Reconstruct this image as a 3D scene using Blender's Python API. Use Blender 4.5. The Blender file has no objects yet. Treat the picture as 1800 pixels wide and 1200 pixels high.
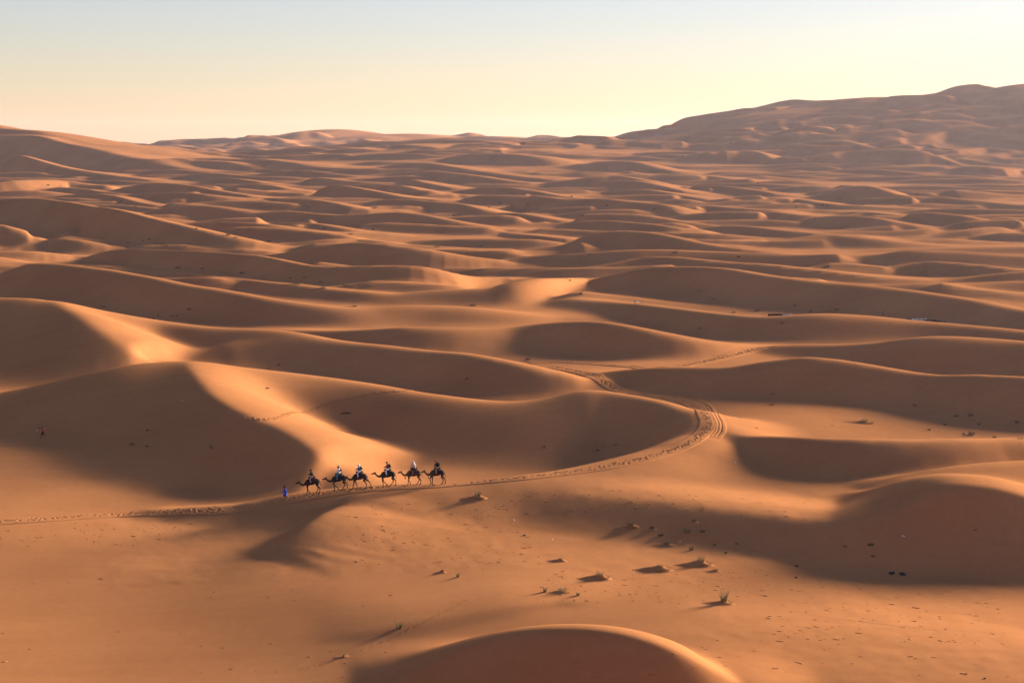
import bpy, bmesh, math, random
import numpy as np
from mathutils import Vector, Matrix

# ------------------------------------------------------------------ camera, sky, sun
scene = bpy.context.scene
col = scene.collection
CAM_Z = 45.0
PW, PH, FPX = 1800.0, 1200.0, 2500.0
HORIZON = 255.0
PITCH = math.atan((600.0 - HORIZON) / FPX)
cam_data = bpy.data.cameras.new('camera')
cam_data.sensor_width = 36.0
cam_data.lens = 36.0 * FPX / PW
cam_data.clip_start = 0.5
cam_data.clip_end = 30000.0
cam = bpy.data.objects.new('camera', cam_data)
cam.location = (0, 0, CAM_Z)
cam.rotation_euler = (math.pi / 2 - PITCH, 0, 0)
col.objects.link(cam)
scene.camera = cam

SUN_AZ = math.radians(53.0)      # to the right of the view direction
SUN_EL = math.radians(11.5)
world = bpy.data.worlds.new('World')
scene.world = world
world.use_nodes = True
wn, wl = world.node_tree.nodes, world.node_tree.links
wn.clear()
sky = wn.new('ShaderNodeTexSky')
sky.sky_type = 'NISHITA'
sky.sun_disc = False
sky.sun_elevation = SUN_EL
sky.sun_rotation = SUN_AZ
sky.altitude = 700.0
sky.air_density = 1.3
sky.dust_density = 0.3
sky.ozone_density = 2.0
bg = wn.new('ShaderNodeBackground')
bg.inputs['Strength'].default_value = 0.05
wout = wn.new('ShaderNodeOutputWorld')
def wnode(kind, **kw):
    n = wn.new(kind)
    for k, v in kw.items(): setattr(n, k, v)
    return n
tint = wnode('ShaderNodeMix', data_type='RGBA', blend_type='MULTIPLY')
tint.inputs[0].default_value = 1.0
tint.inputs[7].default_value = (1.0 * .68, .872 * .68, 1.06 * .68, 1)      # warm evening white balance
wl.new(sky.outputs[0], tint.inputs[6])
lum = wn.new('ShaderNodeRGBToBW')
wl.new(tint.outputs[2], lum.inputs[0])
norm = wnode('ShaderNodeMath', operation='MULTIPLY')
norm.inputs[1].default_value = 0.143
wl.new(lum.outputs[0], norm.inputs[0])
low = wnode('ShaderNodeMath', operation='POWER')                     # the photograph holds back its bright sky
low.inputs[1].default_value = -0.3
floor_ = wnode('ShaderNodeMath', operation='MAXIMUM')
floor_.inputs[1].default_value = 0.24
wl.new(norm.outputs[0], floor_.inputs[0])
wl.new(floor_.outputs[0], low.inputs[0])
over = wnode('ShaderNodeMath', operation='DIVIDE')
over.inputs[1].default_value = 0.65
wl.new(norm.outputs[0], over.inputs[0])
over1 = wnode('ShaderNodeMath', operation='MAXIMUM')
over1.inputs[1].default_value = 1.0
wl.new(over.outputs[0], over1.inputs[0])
high = wnode('ShaderNodeMath', operation='POWER')                    # brightest sky round the low sun amplified to strengthen light from there
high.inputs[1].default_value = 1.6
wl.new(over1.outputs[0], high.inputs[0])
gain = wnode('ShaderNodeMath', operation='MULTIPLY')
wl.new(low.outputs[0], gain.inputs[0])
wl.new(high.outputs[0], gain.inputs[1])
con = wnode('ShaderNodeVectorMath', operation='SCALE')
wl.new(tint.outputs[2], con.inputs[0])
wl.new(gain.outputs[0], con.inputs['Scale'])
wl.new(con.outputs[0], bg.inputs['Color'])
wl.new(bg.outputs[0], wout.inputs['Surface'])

sun_data = bpy.data.lights.new('sun', 'SUN')
sun_data.energy = 5.0
sun_data.angle = math.radians(13.0)
sun_data.color = (1.0, 0.91, 0.72)
sun = bpy.data.objects.new('sun', sun_data)
sd = Vector((math.sin(SUN_AZ) * math.cos(SUN_EL), math.cos(SUN_AZ) * math.cos(SUN_EL), math.sin(SUN_EL)))
sun.rotation_euler = sd.to_track_quat('Z', 'Y').to_euler()
sun.location = sd * 300.0
col.objects.link(sun)

vs = scene.view_settings
vs.view_transform = 'Standard'
vs.look = 'None'
vs.exposure = 1.93
vs.gamma = 1.0
vs.use_curve_mapping = False
# ------------------------------------------------------------------ terrain
rng = np.random.default_rng(7)
CP, SP = math.cos(PITCH), math.sin(PITCH)

def pix(px, py):
    """direction of a picture point: sideways slope u = X/Y and drop per metre of depth t"""
    px = np.asarray(px, float); py = np.asarray(py, float)
    yc = (600.0 - py) / FPX
    fwd = CP + yc * SP
    return (px - 900.0) / FPX / fwd, -(-SP + yc * CP) / fwd

def at_z(px, py, z):
    u, t = pix(px, py)
    Y = (CAM_Z - z) / t
    return u * Y, Y

def sstep(a, b, x):
    t = np.clip((x - a) / (b - a), 0, 1)
    return t * t * (3 - 2 * t)

# low relief of the valley floors: picture point, height of the sand there
FLOOR = [(0,960,.6),(480,925,.1),(430,950,0),(525,913,.7),(400,930,.2),(0,1100,0),(200,1000,.1),(200,1180,0),(400,1160,.1),(0,1250,0),(300,1080,0),(-150,1050,0),
 (560,1045,1.5),(640,1085,1.8),(430,1060,.2),(500,1130,.3),(620,1010,2.1),(700,960,2.2),(900,970,2.0),(1100,990,2.0),(1300,1030,2.2),(1500,1080,2.5),(1700,1150,3.0),(1800,1200,3.2),
 (900,1060,2.6),(1100,1060,3.0),(700,1080,1.6),(1400,1180,3.0),(1250,1100,3.0),(1900,1180,3.0),(1600,1035,.8),(1800,1050,.2),(1800,1085,1.2),(1950,1080,0.5),
 (345,885,-1.2),(450,862,-1.7),(700,812,-1.0),(900,815,-1.2),(600,825,-.8),(1050,780,-1.5),(0,850,1.0),(100,870,.6),
 (1300,860,2.6),(1150,850,3.0),(1450,880,2.2),(1400,740,2.6),(1270,715,3.2),(1600,752,1.5),(1800,768,1.0),(1550,865,2.4),
 (1000,640,1.2),(1100,682,2.4),(900,640,1.2),(1200,640,1.5)]
_fx, _fy, _fz = [], [], []
for a, b, c in FLOOR:
    X, Y = at_z(a, b, c)
    _fx.append(X); _fy.append(Y); _fz.append(c)

# big hills far off: crest points (picture), foot row, mean slope of the near side
HILLS = [
 dict(pts=[(960,248,306),(1000,250,308),(1080,251,310),(1145,249,312),(1190,239,314),(1255,232,315),(1300,217,316),(1350,203,318),(1400,194,320),(1440,188,321),
           (1480,176,322),(1520,172,323),(1560,174,324),(1600,171,325),(1640,164,327),(1710,158,329),(1800,153,331),(1900,142,333),(2050,130,336),(2300,130,338),(2700,150,338)], S=.14, wb=700, kf=0.0, foot=1230., Y=((960,1080,1300,1600,2700),(2150,2150,2200,2350,2450))),
 dict(pts=[(-500,236,294),(-300,215,292),(-100,212,290),(0,226,288),(60,230,287),(110,241,286),(150,251,282),(190,257,274)], S=.2, wb=300, Y=((-500,200),(2350,1800))),
 dict(pts=[(-60,240,290),(0,239,289),(60,238,288),(110,251,287),(170,262,286),(230,275,285),(270,282,284)], S=.28, wb=140, wmin=75., Y=((-60,270),(1950,1650))),
 dict(pts=[(150,262,280),(200,257,281),(245,254,281),(310,258,280),(360,265,279),(430,271,277),(500,272,275)], S=.24, wb=180, Y=((150,500),(2150,2350))),
 dict(pts=[(250,262,272),(340,252,272),(380,250,271),(450,243,271),(490,240,271),(510,234,272),(550,229,272),(600,228,272),(640,234,272),(670,236,272),(700,235,272),(740,236,270),(770,243,268),(800,242,267),(830,240,266),(880,241,266),(905,243,266),(940,241,266),(1000,243,266),(1050,248,264),(1090,252,262)], S=.13, wb=700, wmin=170., Y=((250,700,1090),(3600,3350,3000))),
]

def resample(P, n):
    P = np.asarray(P, float)
    out = []
    m = len(P)
    for i in range(m - 1):
        p0, p1, p2, p3 = P[max(i - 1, 0)], P[i], P[i + 1], P[min(i + 2, m - 1)]
        for k in range(n):
            t = k / n
            out.append(.5 * (2 * p1 + (p2 - p0) * t + (2 * p0 - 5 * p1 + 4 * p2 - p3) * t * t + (3 * p1 - p0 - 3 * p2 + p3) * t ** 3))
    out.append(P[-1])
    return np.array(out)

def ridge_bump(X, Y, R):
    """height a dune adds at points (X, Y). R rows: x, y, height, near width, far width; R[:,5] brink sharpness near, far"""
    best = np.full(X.shape, 1e18, np.float32)
    bs = np.zeros(X.shape, np.float32); bi = np.zeros(X.shape, np.int32); bn = np.zeros(X.shape, np.float32)
    for i in range(len(R) - 1):
        ax, ay = R[i, 0], R[i, 1]
        dx, dy = R[i + 1, 0] - ax, R[i + 1, 1] - ay
        L2 = dx * dx + dy * dy + 1e-9
        px_, py_ = X - ax, Y - ay
        s = np.clip((px_ * dx + py_ * dy) / L2, 0, 1)
        qx, qy = px_ - s * dx, py_ - s * dy
        d2 = qx * qx + qy * qy
        m = d2 < best
        best[m] = d2[m]; bs[m] = s[m]; bi[m] = i
        L = math.sqrt(L2)
        bn[m] = ((qx * dy - qy * dx) / L)[m]
    d = np.sqrt(best)
    def par(k):
        a = R[:, k].astype(np.float32)
        return a[bi] * (1 - bs) + a[bi + 1] * bs
    h, wf, wb, kf, kb = par(2), par(3), par(4), par(5), par(6)
    c = np.clip(bn / np.maximum(d, 1e-4), -1, 1)
    c = np.where(d < 1e-3, 0, c)
    a = .5 + .5 * c
    w = wf * a + wb * (1 - a)
    k = kf * a + kb * (1 - a)
    t = np.clip(d / np.maximum(w, .1), 0, 1)
    smooth = .5 + .5 * np.cos(np.pi * t)
    sharp = (1 - t) ** 2
    return h * (smooth * (1 - k) + sharp * k)

def smax(a, b, k):
    k = np.minimum(k, np.maximum(np.minimum(a, b), 1e-5))
    return np.maximum(a, b) + np.maximum(k - np.abs(a - b), 0) ** 2 / (4 * k)

HILL_R = []
def far_rise(Y):
    return 30.0 * sstep(500, 3200, Y)

def base_at(X, Y):
    X = np.asarray(X, np.float32); Y = np.asarray(Y, np.float32)
    num = np.zeros(X.shape, np.float32); den = np.full(X.shape, .06, np.float32)
    near = Y < 420
    if near.any():
        xn, yn = X[near], Y[near]
        n_, d_ = np.zeros(xn.shape, np.float32), np.full(xn.shape, .06, np.float32)
        for x, y, z in zip(_fx, _fy, _fz):
            s = 4.5 + y * .03
            w = np.exp(-((xn - x) ** 2 + (yn - y) ** 2) / (2 * s * s))
            n_ += w * z; d_ += w
        num[near] = n_; den[near] = d_
    b = num / den + far_rise(Y)
    hb = np.zeros(X.shape, np.float32)
    for R in HILL_R:
        m = Y > R[:, 1].min() - R[:, 3].max() * 1.05
        if m.any():
            v = ridge_bump(X[m], Y[m], R)
            hb[m] = smax(hb[m], v, 12.0)
    # the high dune the picture is taken from
    r = np.sqrt(X * X + Y * Y)
    hill = np.maximum(43.3 - .42 * np.maximum(r - 2.5, 0), 0)
    hill = np.where(hill < 6, hill * hill / 12 + 0 * hill, hill - 3)
    return b + hb + hill

_RAY = np.concatenate([np.arange(70, 400, .5), np.geomspace(400, 7000, 900)]).astype(np.float32)
def ray_base(px, py, fn=None):
    u, t = pix(px, py)
    z = CAM_Z - t * _RAY
    g = (fn or base_at)(u * _RAY, _RAY)
    hit = np.nonzero(z < g)[0]
    if len(hit) == 0:
        return u * 7000, 7000.0, float(g[-1])
    i = max(hit[0], 1)
    d0, d1 = z[i - 1] - g[i - 1], z[i] - g[i]
    f = d0 / (d0 - d1 + 1e-9) if d0 > 0 else 0
    Y = _RAY[i - 1] + f * (_RAY[i] - _RAY[i - 1])
    return u * Y, float(Y), float(g[i - 1] + f * (g[i] - g[i - 1]))

def make_ridge(pts, S, wb, kf=.25, kb=.0, n=3, wf=None, zs=None, wmin=1.0, steep=1.0, dist=None, foot_y=1e9):
    us, ts, Ys, Fs, free = [], [], [], [], []
    for i, p in enumerate(pts):
        s_ = (S[i] if isinstance(S, (list, tuple)) else S) * steep
        u, t = pix(p[0], p[1])
        zi = zs[i] if zs is not None else (p[3] if len(p) > 3 else None)
        if zi is not None:
            Y = (CAM_Z - zi) / t
            fy = Y - (p[4] if len(p) > 4 else 10.0)
        else:
            fx, fy, fz = ray_base(p[0], p[2])
            if dist is not None: fy = min(fy, dist[i] - 60, foot_y)
            g2 = float(base_at(np.array([u * (fy + 15)]), np.array([fy + 15.0]))[0])
            se = s_ + max(0, (g2 - fz) / 15) * (1 if fy > 500 else 0)
            Y = (CAM_Z - fz + se * fy) / (se + t)
            Y = max(Y, fy + .5)
            if dist is not None: Y = dist[i]
        us.append(float(u)); ts.append(float(t)); Ys.append(float(Y)); Fs.append(float(fy)); free.append(zs is None and dist is None)
    Ys, Fs = np.array(Ys), np.array(Fs)
    if all(free) and len(pts) > 6:
        for _ in range(2):                       # an even sweep of the crest over the ground; its line of sight stays
            Ys[1:-1] = .25 * Ys[:-2] + .5 * Ys[1:-1] + .25 * Ys[2:]
            Fs[1:-1] = .25 * Fs[:-2] + .5 * Fs[1:-1] + .25 * Fs[2:]
    rows = []
    for i, p in enumerate(pts):
        f = max(Ys[i] - Fs[i], .5) if len(p) > 4 or zs is not None else max(Ys[i] - Fs[i], .5) * math.sqrt(1 + us[i] ** 2)
        rows.append([us[i] * Ys[i], Ys[i], CAM_Z - ts[i] * Ys[i], f, wb[i] if isinstance(wb, (list, tuple)) else wb])
    A = np.array(rows)
    T = np.gradient(A[:, :2], axis=0)
    T /= np.linalg.norm(T, axis=1)[:, None] + 1e-9
    N = np.stack([T[:, 1], -T[:, 0]], 1)
    rad = A[:, :2] / np.linalg.norm(A[:, :2], axis=1)[:, None]
    cosn = np.abs((N * rad).sum(1))
    fixed = np.array([len(p) > 4 for p in pts])
    if wf is not None:
        A[:, 3] = wf
    else:
        A[:, 3] = np.where(fixed, A[:, 3], np.maximum(A[:, 3] * np.maximum(cosn, .3), wmin))
    b = base_at(A[:, 0], A[:, 1])
    A[:, 2] = np.maximum(A[:, 2] - b, .0)
    A = resample(A, n)
    A[:, 2:] = np.maximum(A[:, 2:], .01)
    K = np.zeros((len(A), 2)); K[:, 0] = np.interp(np.arange(len(A)) / n, np.arange(len(pts)), kf) if isinstance(kf, list) else kf; K[:, 1] = kb
    return np.hstack([A, K])

for hdef in HILLS:
    HILL_R_new = make_ridge(hdef['pts'], hdef['S'], hdef['wb'], kf=hdef.get('kf', .55), n=3, wmin=hdef.get('wmin', 120.), foot_y=hdef.get('foot', 1e9), dist=np.interp([p[0] for p in hdef['pts']], *hdef['Y']))
    hdef['R'] = HILL_R_new
HILL_R.extend(h['R'] for h in HILLS)

# dunes traced one by one: crest (picture column, row) and the row of its foot, then mean slope, depth of the lee behind
DUNES = [
 # foreground dune at the bottom edge
 dict(pts=[(640,1232,1240),(700,1196,1246),(770,1156,1262),(840,1128,1288),(900,1113,1304),(960,1107,1312),(1040,1108,1312),(1110,1119,1300),(1180,1141,1290),(1240,1170,1275),(1300,1203,1240)], S=.42, wb=12, kf=.35),
 # big dark dune on the right and the long shoulder leading to it
 dict(pts=[(800,872,900),(900,870,925),(1000,868,948),(1100,872,960),(1200,880,968),(1300,893,978),(1380,906,990),(1450,916,999),(1500,911,1006),(1560,898,1014),(1610,880,1020),(1645,863,1024),(1680,854,1027),(1730,855,1029),(1780,864,1030),(1850,885,1030),(1950,915,1030)],
      S=[.07,.08,.09,.12,.16,.21,.27,.33,.39,.42,.44,.45,.46,.46,.45,.42,.4], wb=[20]*8+[18,20,22,24,26,26,26,26,26], kf=[.1]*7+[.2,.35,.5,.6,.6,.6,.6,.6,.6,.5], steep=1.3),
 dict(pts=[(1560,892,0,2.6,8),(1600,866,0,4.2,10),(1640,847,0,5.4,12),(1690,830,0,6.2,14),(1750,821,0,6.5,16),(1800,817,0,6.5,18),(1880,815,0,6.2,18),(1960,816,0,5.5,18)], S=.12, wb=18, kf=.2),
 # dark band right of the bend in the trail
 dict(pts=[(1235,778,790),(1265,771,806),(1300,768,816),(1350,768,828),(1400,769,838),(1450,771,846),(1500,772,852),(1560,773,856),(1620,774,858),(1700,774,856),(1800,776,850),(1900,780,850)],
      S=[.2,.26,.3,.32,.32,.31,.3,.27,.25,.24,.24,.24], wb=16, kf=.25),
 # ridge the caravan walks on
 dict(pts=[(290,894,0,.3,5),(345,889,0,.7,6),(420,884,0,1.5,8),(500,868,0,2.2,11),(560,861,0,2.6,14),(620,855,0,2.9,17),(700,850,0,3.2,20),(780,848,0,3.5,20),(860,841,0,3.7,18),(940,832,0,3.9,17),(1000,824,0,4.1,17),(1060,813,0,4.3,17),
           (1110,802,0,4.5,17),(1150,789,0,4.6,17),(1190,768,0,4.6,18),(1218,749,0,4.6,18),(1215,735,0,4.8,18)], S=0, wb=[6,7,8,9,10,10,10,10,10,11,12,13,14,15,16,16,14], kf=.05, kb=.3),
 dict(pts=[(612,884),(575,898),(548,914),(524,934),(498,958),(465,982)], zs=[2.6,2.9,2.9,2.5,1.8,.8], S=0, wf=[6,6,6,6,7,7], wb=[20,20,18,16,14,12], kf=.5, kb=0),
 dict(pts=[(480,1140,1142),(560,1124,1132),(640,1106,1132),(720,1090,1132),(800,1077,1116),(900,1064,1090),(980,1057,1068)], S=.1, wb=14, kf=.0, steep=1.0),
 # long ridge behind the caravan with the dark bowl
 dict(pts=[(-120,705,0,2.5,17),(0,690,0,4.3,20),(60,679,0,5.3,24),(130,662,0,6.7,30),(200,646,0,8.0,37),(260,638,0,8.7,45),(330,635,0,9.0,54),(400,642,876),(480,652,860),(560,663,840),(640,675,832),(700,686,830),(760,695,828),(820,703,826),(880,707,828),(930,705,828),(980,696,826),(1020,686,822),(1050,685,0,6.6,20),(1090,690,0,6.2,19),(1140,701,0,5.7,17),(1180,717,0,5.3,15),(1207,734,0,5.0,14),(1220,750,0,4.7,14)],
      S=[.24,.24,.23,.21,.19,.18,.17,.16,.15,.16,.2,.24,.27,.29,.31,.32,.32,.33,.29,.31,.34,.36,.36,.3], wb=[20]*14+[18,16,15,14,13,12,12,12,12,12], kf=.2, steep=1.0),
 # spur running down to the caravan from the peak on the left
 dict(pts=[(330,640),(345,662),(380,698),(430,727),(480,748),(530,776),(562,800),(578,822)], zs=[9,8.7,7.7,6.7,5.7,4.6,3.4,1.8], S=0, wf=[28,27,26,24,21,18,15,10], wb=[26,28,30,30,28,26,22,16], kf=.55, kb=.1),
 # left dune with its spur and its long right arm
 dict(pts=[(-150,520,0,9.6,34),(0,521,0,10.4,36),(60,523,0,10.5,36),(100,531,0,9.8,32),(150,537,0,8.9,26),(200,545,0,7.8,21),(260,557,0,6.3,18),(300,565,620),(350,572,630),(420,577,645),(470,579,655),(520,585,662),(580,597,668),(640,604,676),(700,610,686),(760,616,697),(820,622,704),(870,631,708),(920,642,708),(970,654,702),(1010,662,694),(1035,670,684)],
      S=[.3,.3,.28,.25,.22,.22,.26,.32,.28,.2,.17,.16,.16,.17,.2,.23,.26,.3,.33,.34,.34,.3], wb=18, kf=.25, steep=1.0),
 dict(pts=[(95,530),(130,548),(160,570),(200,600),(235,624),(268,638)], zs=[10,9.2,8,6,4.2,2.2], S=0, wf=[34,32,30,28,24,18], wb=[24,28,30,30,26,20], kf=.45, kb=.1),
 dict(pts=[(240,626,634),(290,618,640),(330,619,645),(370,612,648),(400,604,648),(440,603,650),(500,606,650)], S=.12, wb=7, kf=.1),
 # middle dunes
 dict(pts=[(455,580,586),(520,582,602),(600,582,620),(680,577,630),(720,574,634),(790,575,632),(860,576,624),(900,573,618),(950,566,618),(1000,562,624),(1050,563,630),(1095,569,634),(1150,579,635),(1210,590,633),(1270,600,627),(1320,605,618),(1360,607,611)],
      S=[.15,.15,.15,.16,.17,.17,.18,.2,.23,.27,.3,.31,.31,.3,.28,.26,.2], wb=20, kf=.2),
 dict(pts=[(1035,658,668),(1100,651,682),(1170,647,692),(1240,645,698),(1290,643,700),(1340,634,702),(1400,626,706),(1440,626,710),(1500,634,714),(1560,645,718),(1620,655,724),(1660,658,732),(1700,656,740),(1750,657,748),(1800,659,756),(1900,664,766)],
      S=[.15,.18,.2,.22,.24,.27,.3,.32,.33,.33,.33,.32,.31,.3,.3,.3], wb=18, kf=.25),
 dict(pts=[(1330,614,620),(1380,606,626),(1450,604,636),(1520,602,648),(1560,597,658),(1600,593,664),(1640,591,667),(1700,592,668),(1760,596,668),(1800,600,668),(1900,610,670)], S=[.15,.17,.2,.25,.29,.31,.3,.27,.25,.25,.25], wb=20, kf=.2),
 dict(pts=[(1000,525,545),(1060,531,555),(1110,533,562),(1150,537,572),(1200,543,582),(1250,549,592),(1300,554,600),(1350,556,604),(1400,553,606),(1440,551,606),(1480,551,604),(1540,555,602),(1600,562,600),(1660,568,601),(1720,574,604),(1800,582,610),(1900,592,620)],
      S=[.14,.18,.2,.22,.24,.26,.27,.28,.28,.28,.27,.26,.25,.25,.25,.25,.25], wb=22, kf=.2),
 dict(pts=[(1020,497,502),(1060,488,506),(1100,478,510),(1150,469,514),(1200,468,518),(1250,470,526),(1300,476,534),(1340,482,540),(1400,490,548),(1450,495,553),(1510,498,557),(1570,504,562),(1620,511,566),(1680,521,572),(1740,534,578),(1800,546,584),(1900,560,594)],
      S=[.15,.2,.22,.23,.24,.24,.24,.24,.24,.23,.23,.24,.25,.25,.25,.25,.25], wb=30, kf=.2),
 dict(pts=[(-120,500,515),(-40,490,520),(0,479,525),(30,468,530),(55,460,534),(90,461,538),(140,466,542),(200,475,547),(260,486,554),(320,498,562),(400,511,570),(450,520,575),(520,530,580),(580,537,582),(620,540,582),(660,540,580),(700,537,576),(750,536,574),(820,538,573),(880,545,572),(930,552,570),(985,559,565)],
      S=[.15,.17,.2,.21,.22,.22,.22,.22,.22,.22,.22,.22,.22,.2,.18,.18,.2,.2,.18,.17,.16,.15], wb=24, kf=.2),
 dict(pts=[(120,463,468),(200,470,480),(280,476,490),(350,482,500),(400,489,508),(455,495,516),(530,503,526),(600,511,534),(650,515,538),(700,517,539),(740,513,537),(790,508,535),(860,505,537),(890,500,540),(920,493,542),(960,488,532),(1000,488,514),(1045,491,500)],
      S=[.12,.12,.13,.14,.15,.16,.18,.18,.18,.2,.22,.23,.24,.24,.22,.2,.18,.15], wb=24, kf=.2),
 dict(pts=[(150,452,458),(190,440,470),(240,437,478),(310,440,486),(380,443,494),(450,448,502),(500,458,508),(560,467,514),(640,467,518),(700,466,519),(740,468,518),(780,475,515),(810,482,510),(845,487,503),(900,488,496)],
      S=[.15,.18,.2,.2,.2,.2,.2,.21,.24,.25,.25,.25,.22,.2,.15], wb=28, kf=.25),
 dict(pts=[(-150,356,400),(-40,352,405),(0,351,408),(60,350,414),(110,355,420),(150,361,426),(200,370,434),(250,382,440),(300,393,446),(350,405,450),(400,416,452),(450,424,452),(500,431,449),(560,437,443)],
      S=[.12,.12,.12,.12,.14,.17,.2,.2,.2,.2,.19,.18,.17,.15], wb=45, kf=.2),
 dict(pts=[(-80,388,440),(0,396,444),(30,403,444),(60,415,442),(85,421,436)], S=.24, wb=20, kf=.3),
 dict(pts=[(30,441,446),(70,426,444),(100,419,446),(150,424,448),(200,431,446),(240,436,440)], S=.2, wb=20, kf=.3),
 dict(pts=[(-60,446,460),(0,442,462),(50,441,462),(90,444,460),(130,448,456)], S=.14, wb=15),
 dict(pts=[(440,450,456),(520,441,466),(580,430,472),(640,425,476),(700,431,478),(760,439,478),(820,449,476),(860,455,470),(910,464,470)], S=[.15,.18,.2,.22,.23,.23,.22,.2,.15], wb=30, kf=.25),
 dict(pts=[(522,434,437),(550,424,438),(585,420,438),(630,420,436),(680,426,438),(715,432,438)], S=.18, wb=30, kf=.25),
 dict(pts=[(300,396,402),(380,392,412),(450,396,420),(520,404,424),(600,410,424),(680,410,418),(740,414,416)], S=.18, wb=35, kf=.2),
 dict(pts=[(440,390,396),(520,392,406),(590,402,414),(640,410,416)], S=.15, wb=30),
 # left middle distance
 dict(pts=[(230,384,388),(300,364,388),(350,360,392),(400,363,394),(450,370,394),(500,367,394),(545,372,398),(590,376,400),(640,374,402),(700,371,404),(760,380,408),(820,392,410),(860,398,410),(910,403,408)], S=.2, wb=40, kf=.25),
 dict(pts=[(90,344,350),(150,340,356),(200,346,362),(240,356,366),(290,364,368)], S=.2, wb=40, kf=.25),
 dict(pts=[(60,336,340),(100,328,340),(150,332,344),(220,345,352)], S=.2, wb=40, kf=.25),
 dict(pts=[(165,340,342),(220,328,346),(260,322,348),(310,325,350),(370,336,354),(430,345,356)], S=.22, wb=45, kf=.25),
 dict(pts=[(200,346,352),(270,340,358),(340,341,364),(400,346,364),(450,350,362)], S=.2, wb=40, kf=.25),
 dict(pts=[(-80,330,340),(0,318,342),(60,314,340),(120,318,336),(190,330,336)], S=.2, wb=50, kf=.25),
 dict(pts=[(-80,296,310),(0,286,312),(25,273,312),(60,280,314),(120,296,316),(180,306,316),(220,312,316)], S=.22, wb=70, kf=.3),
 dict(pts=[(90,312,315),(150,306,320),(210,312,322),(260,318,324)], S=.2, wb=60, kf=.25),
 dict(pts=[(210,296,298),(250,288,302),(300,294,306),(340,300,306)], S=.22, wb=70),
 dict(pts=[(320,298,300),(340,284,300),(390,285,302),(430,292,302)], S=.22, wb=80),
 dict(pts=[(350,320,322),(390,312,328),(430,314,330),(480,322,330)], S=.22, wb=60),
 dict(pts=[(390,336,338),(420,326,340),(470,326,342),(520,336,344),(560,340,344)], S=.2, wb=60),
 dict(pts=[(545,346,348),(562,334,350),(585,328,352),(620,332,354),(660,340,356),(700,348,358),(760,353,360)], S=.24, wb=50, kf=.3),
 dict(pts=[(430,350,356),(500,350,366),(560,353,374),(620,363,378),(690,368,376)], S=.2, wb=45),
 dict(pts=[(640,357,362),(690,350,366),(760,354,372),(810,356,376),(850,366,380),(910,371,380)], S=.2, wb=45),
 dict(pts=[(590,326,330),(650,322,338),(700,326,346),(750,340,350),(810,346,352)], S=.2, wb=55),
 dict(pts=[(520,322,325),(555,311,328),(610,316,330),(680,320,330)], S=.22, wb=60),
 dict(pts=[(680,322,325),(715,314,330),(750,322,334),(790,330,336)], S=.22, wb=60),
 dict(pts=[(720,312,316),(755,303,322),(800,304,326),(850,310,330),(920,319,330)], S=.22, wb=70, kf=.3),
 dict(pts=[(650,300,303),(700,290,306),(750,289,308),(800,296,312),(860,304,314),(920,311,316)], S=.22, wb=80),
 dict(pts=[(380,288,290),(440,281,298),(510,286,302),(560,294,304),(620,298,306),(670,306,308)], S=.2, wb=90),
 dict(pts=[(770,282,284),(820,273,290),(880,272,292),(930,276,294)], S=.22, wb=110),
 dict(pts=[(790,338,342),(850,330,346),(920,336,352),(980,346,354),(1040,352,356)], S=.2, wb=50),
 dict(pts=[(820,378,382),(880,370,386),(930,374,390),(980,384,392)], S=.2, wb=40),
 # right middle distance
 dict(pts=[(1050,478,480),(1100,462,480),(1140,452,482),(1180,451,484),(1230,456,488),(1290,462,490),(1350,466,492),(1420,474,494),(1480,482,496),(1560,490,500),(1640,496,503)],
      S=[.15,.18,.2,.2,.2,.2,.2,.2,.18,.17,.15], wb=32, kf=.25),
 dict(pts=[(900,438,440),(980,432,446),(1020,416,448),(1060,406,450),(1100,404,452),(1150,410,456),(1200,420,460),(1270,434,464),(1340,442,466),(1420,450,468),(1480,452,470),(1550,448,472),(1600,441,474),(1660,441,474),(1730,444,472),(1850,452,472)],
      S=[.15,.2,.24,.26,.25,.24,.22,.22,.2,.2,.2,.22,.24,.24,.22,.2], wb=35, kf=.3),
 dict(pts=[(1020,434,440),(1080,436,448),(1140,442,454),(1200,446,458),(1260,450,460),(1350,454,462)], S=.16, wb=28),
 dict(pts=[(880,408,414),(940,414,424),(1000,420,430),(1040,420,428)], S=.2, wb=32),
 dict(pts=[(880,448,456),(950,450,462),(1000,456,466),(1020,458,464)], S=.18, wb=30),
 dict(pts=[(1160,470,474),(1250,478,486),(1330,488,494),(1420,494,498)], S=.12, wb=24),
 dict(pts=[(1570,478,484),(1620,462,486),(1650,460,488),(1720,465,490),(1790,474,492),(1880,480,494)], S=.24, wb=30, kf=.3),
 dict(pts=[(1660,500,504),(1720,488,508),(1780,480,512),(1860,478,514),(1940,484,516)], S=.22, wb=35, kf=.25),
 dict(pts=[(1640,513,516),(1720,514,524),(1790,520,530),(1860,518,534)], S=.18, wb=28),
 dict(pts=[(970,400,404),(1000,390,408),(1060,386,412),(1120,390,416),(1180,398,420),(1220,402,420)], S=.22, wb=38, kf=.25),
 dict(pts=[(1220,404,408),(1250,395,412),(1300,394,416),(1350,400,420),(1430,408,424),(1500,412,424)], S=.22, wb=38, kf=.25),
 dict(pts=[(1380,388,392),(1430,380,398),(1480,378,402),(1530,383,406),(1570,392,408),(1610,402,410)], S=.26, wb=40, kf=.3),
 dict(pts=[(1290,374,380),(1340,370,388),(1400,376,394),(1470,380,396)], S=.2, wb=42),
 dict(pts=[(1340,428,432),(1400,418,436),(1470,414,438),(1540,420,440),(1620,428,440),(1700,432,440),(1820,430,440)], S=.2, wb=34, kf=.25),
 dict(pts=[(1560,396,398),(1590,380,402),(1625,374,404),(1680,380,406),(1740,392,408),(1820,400,410)], S=.24, wb=42, kf=.3),
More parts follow.
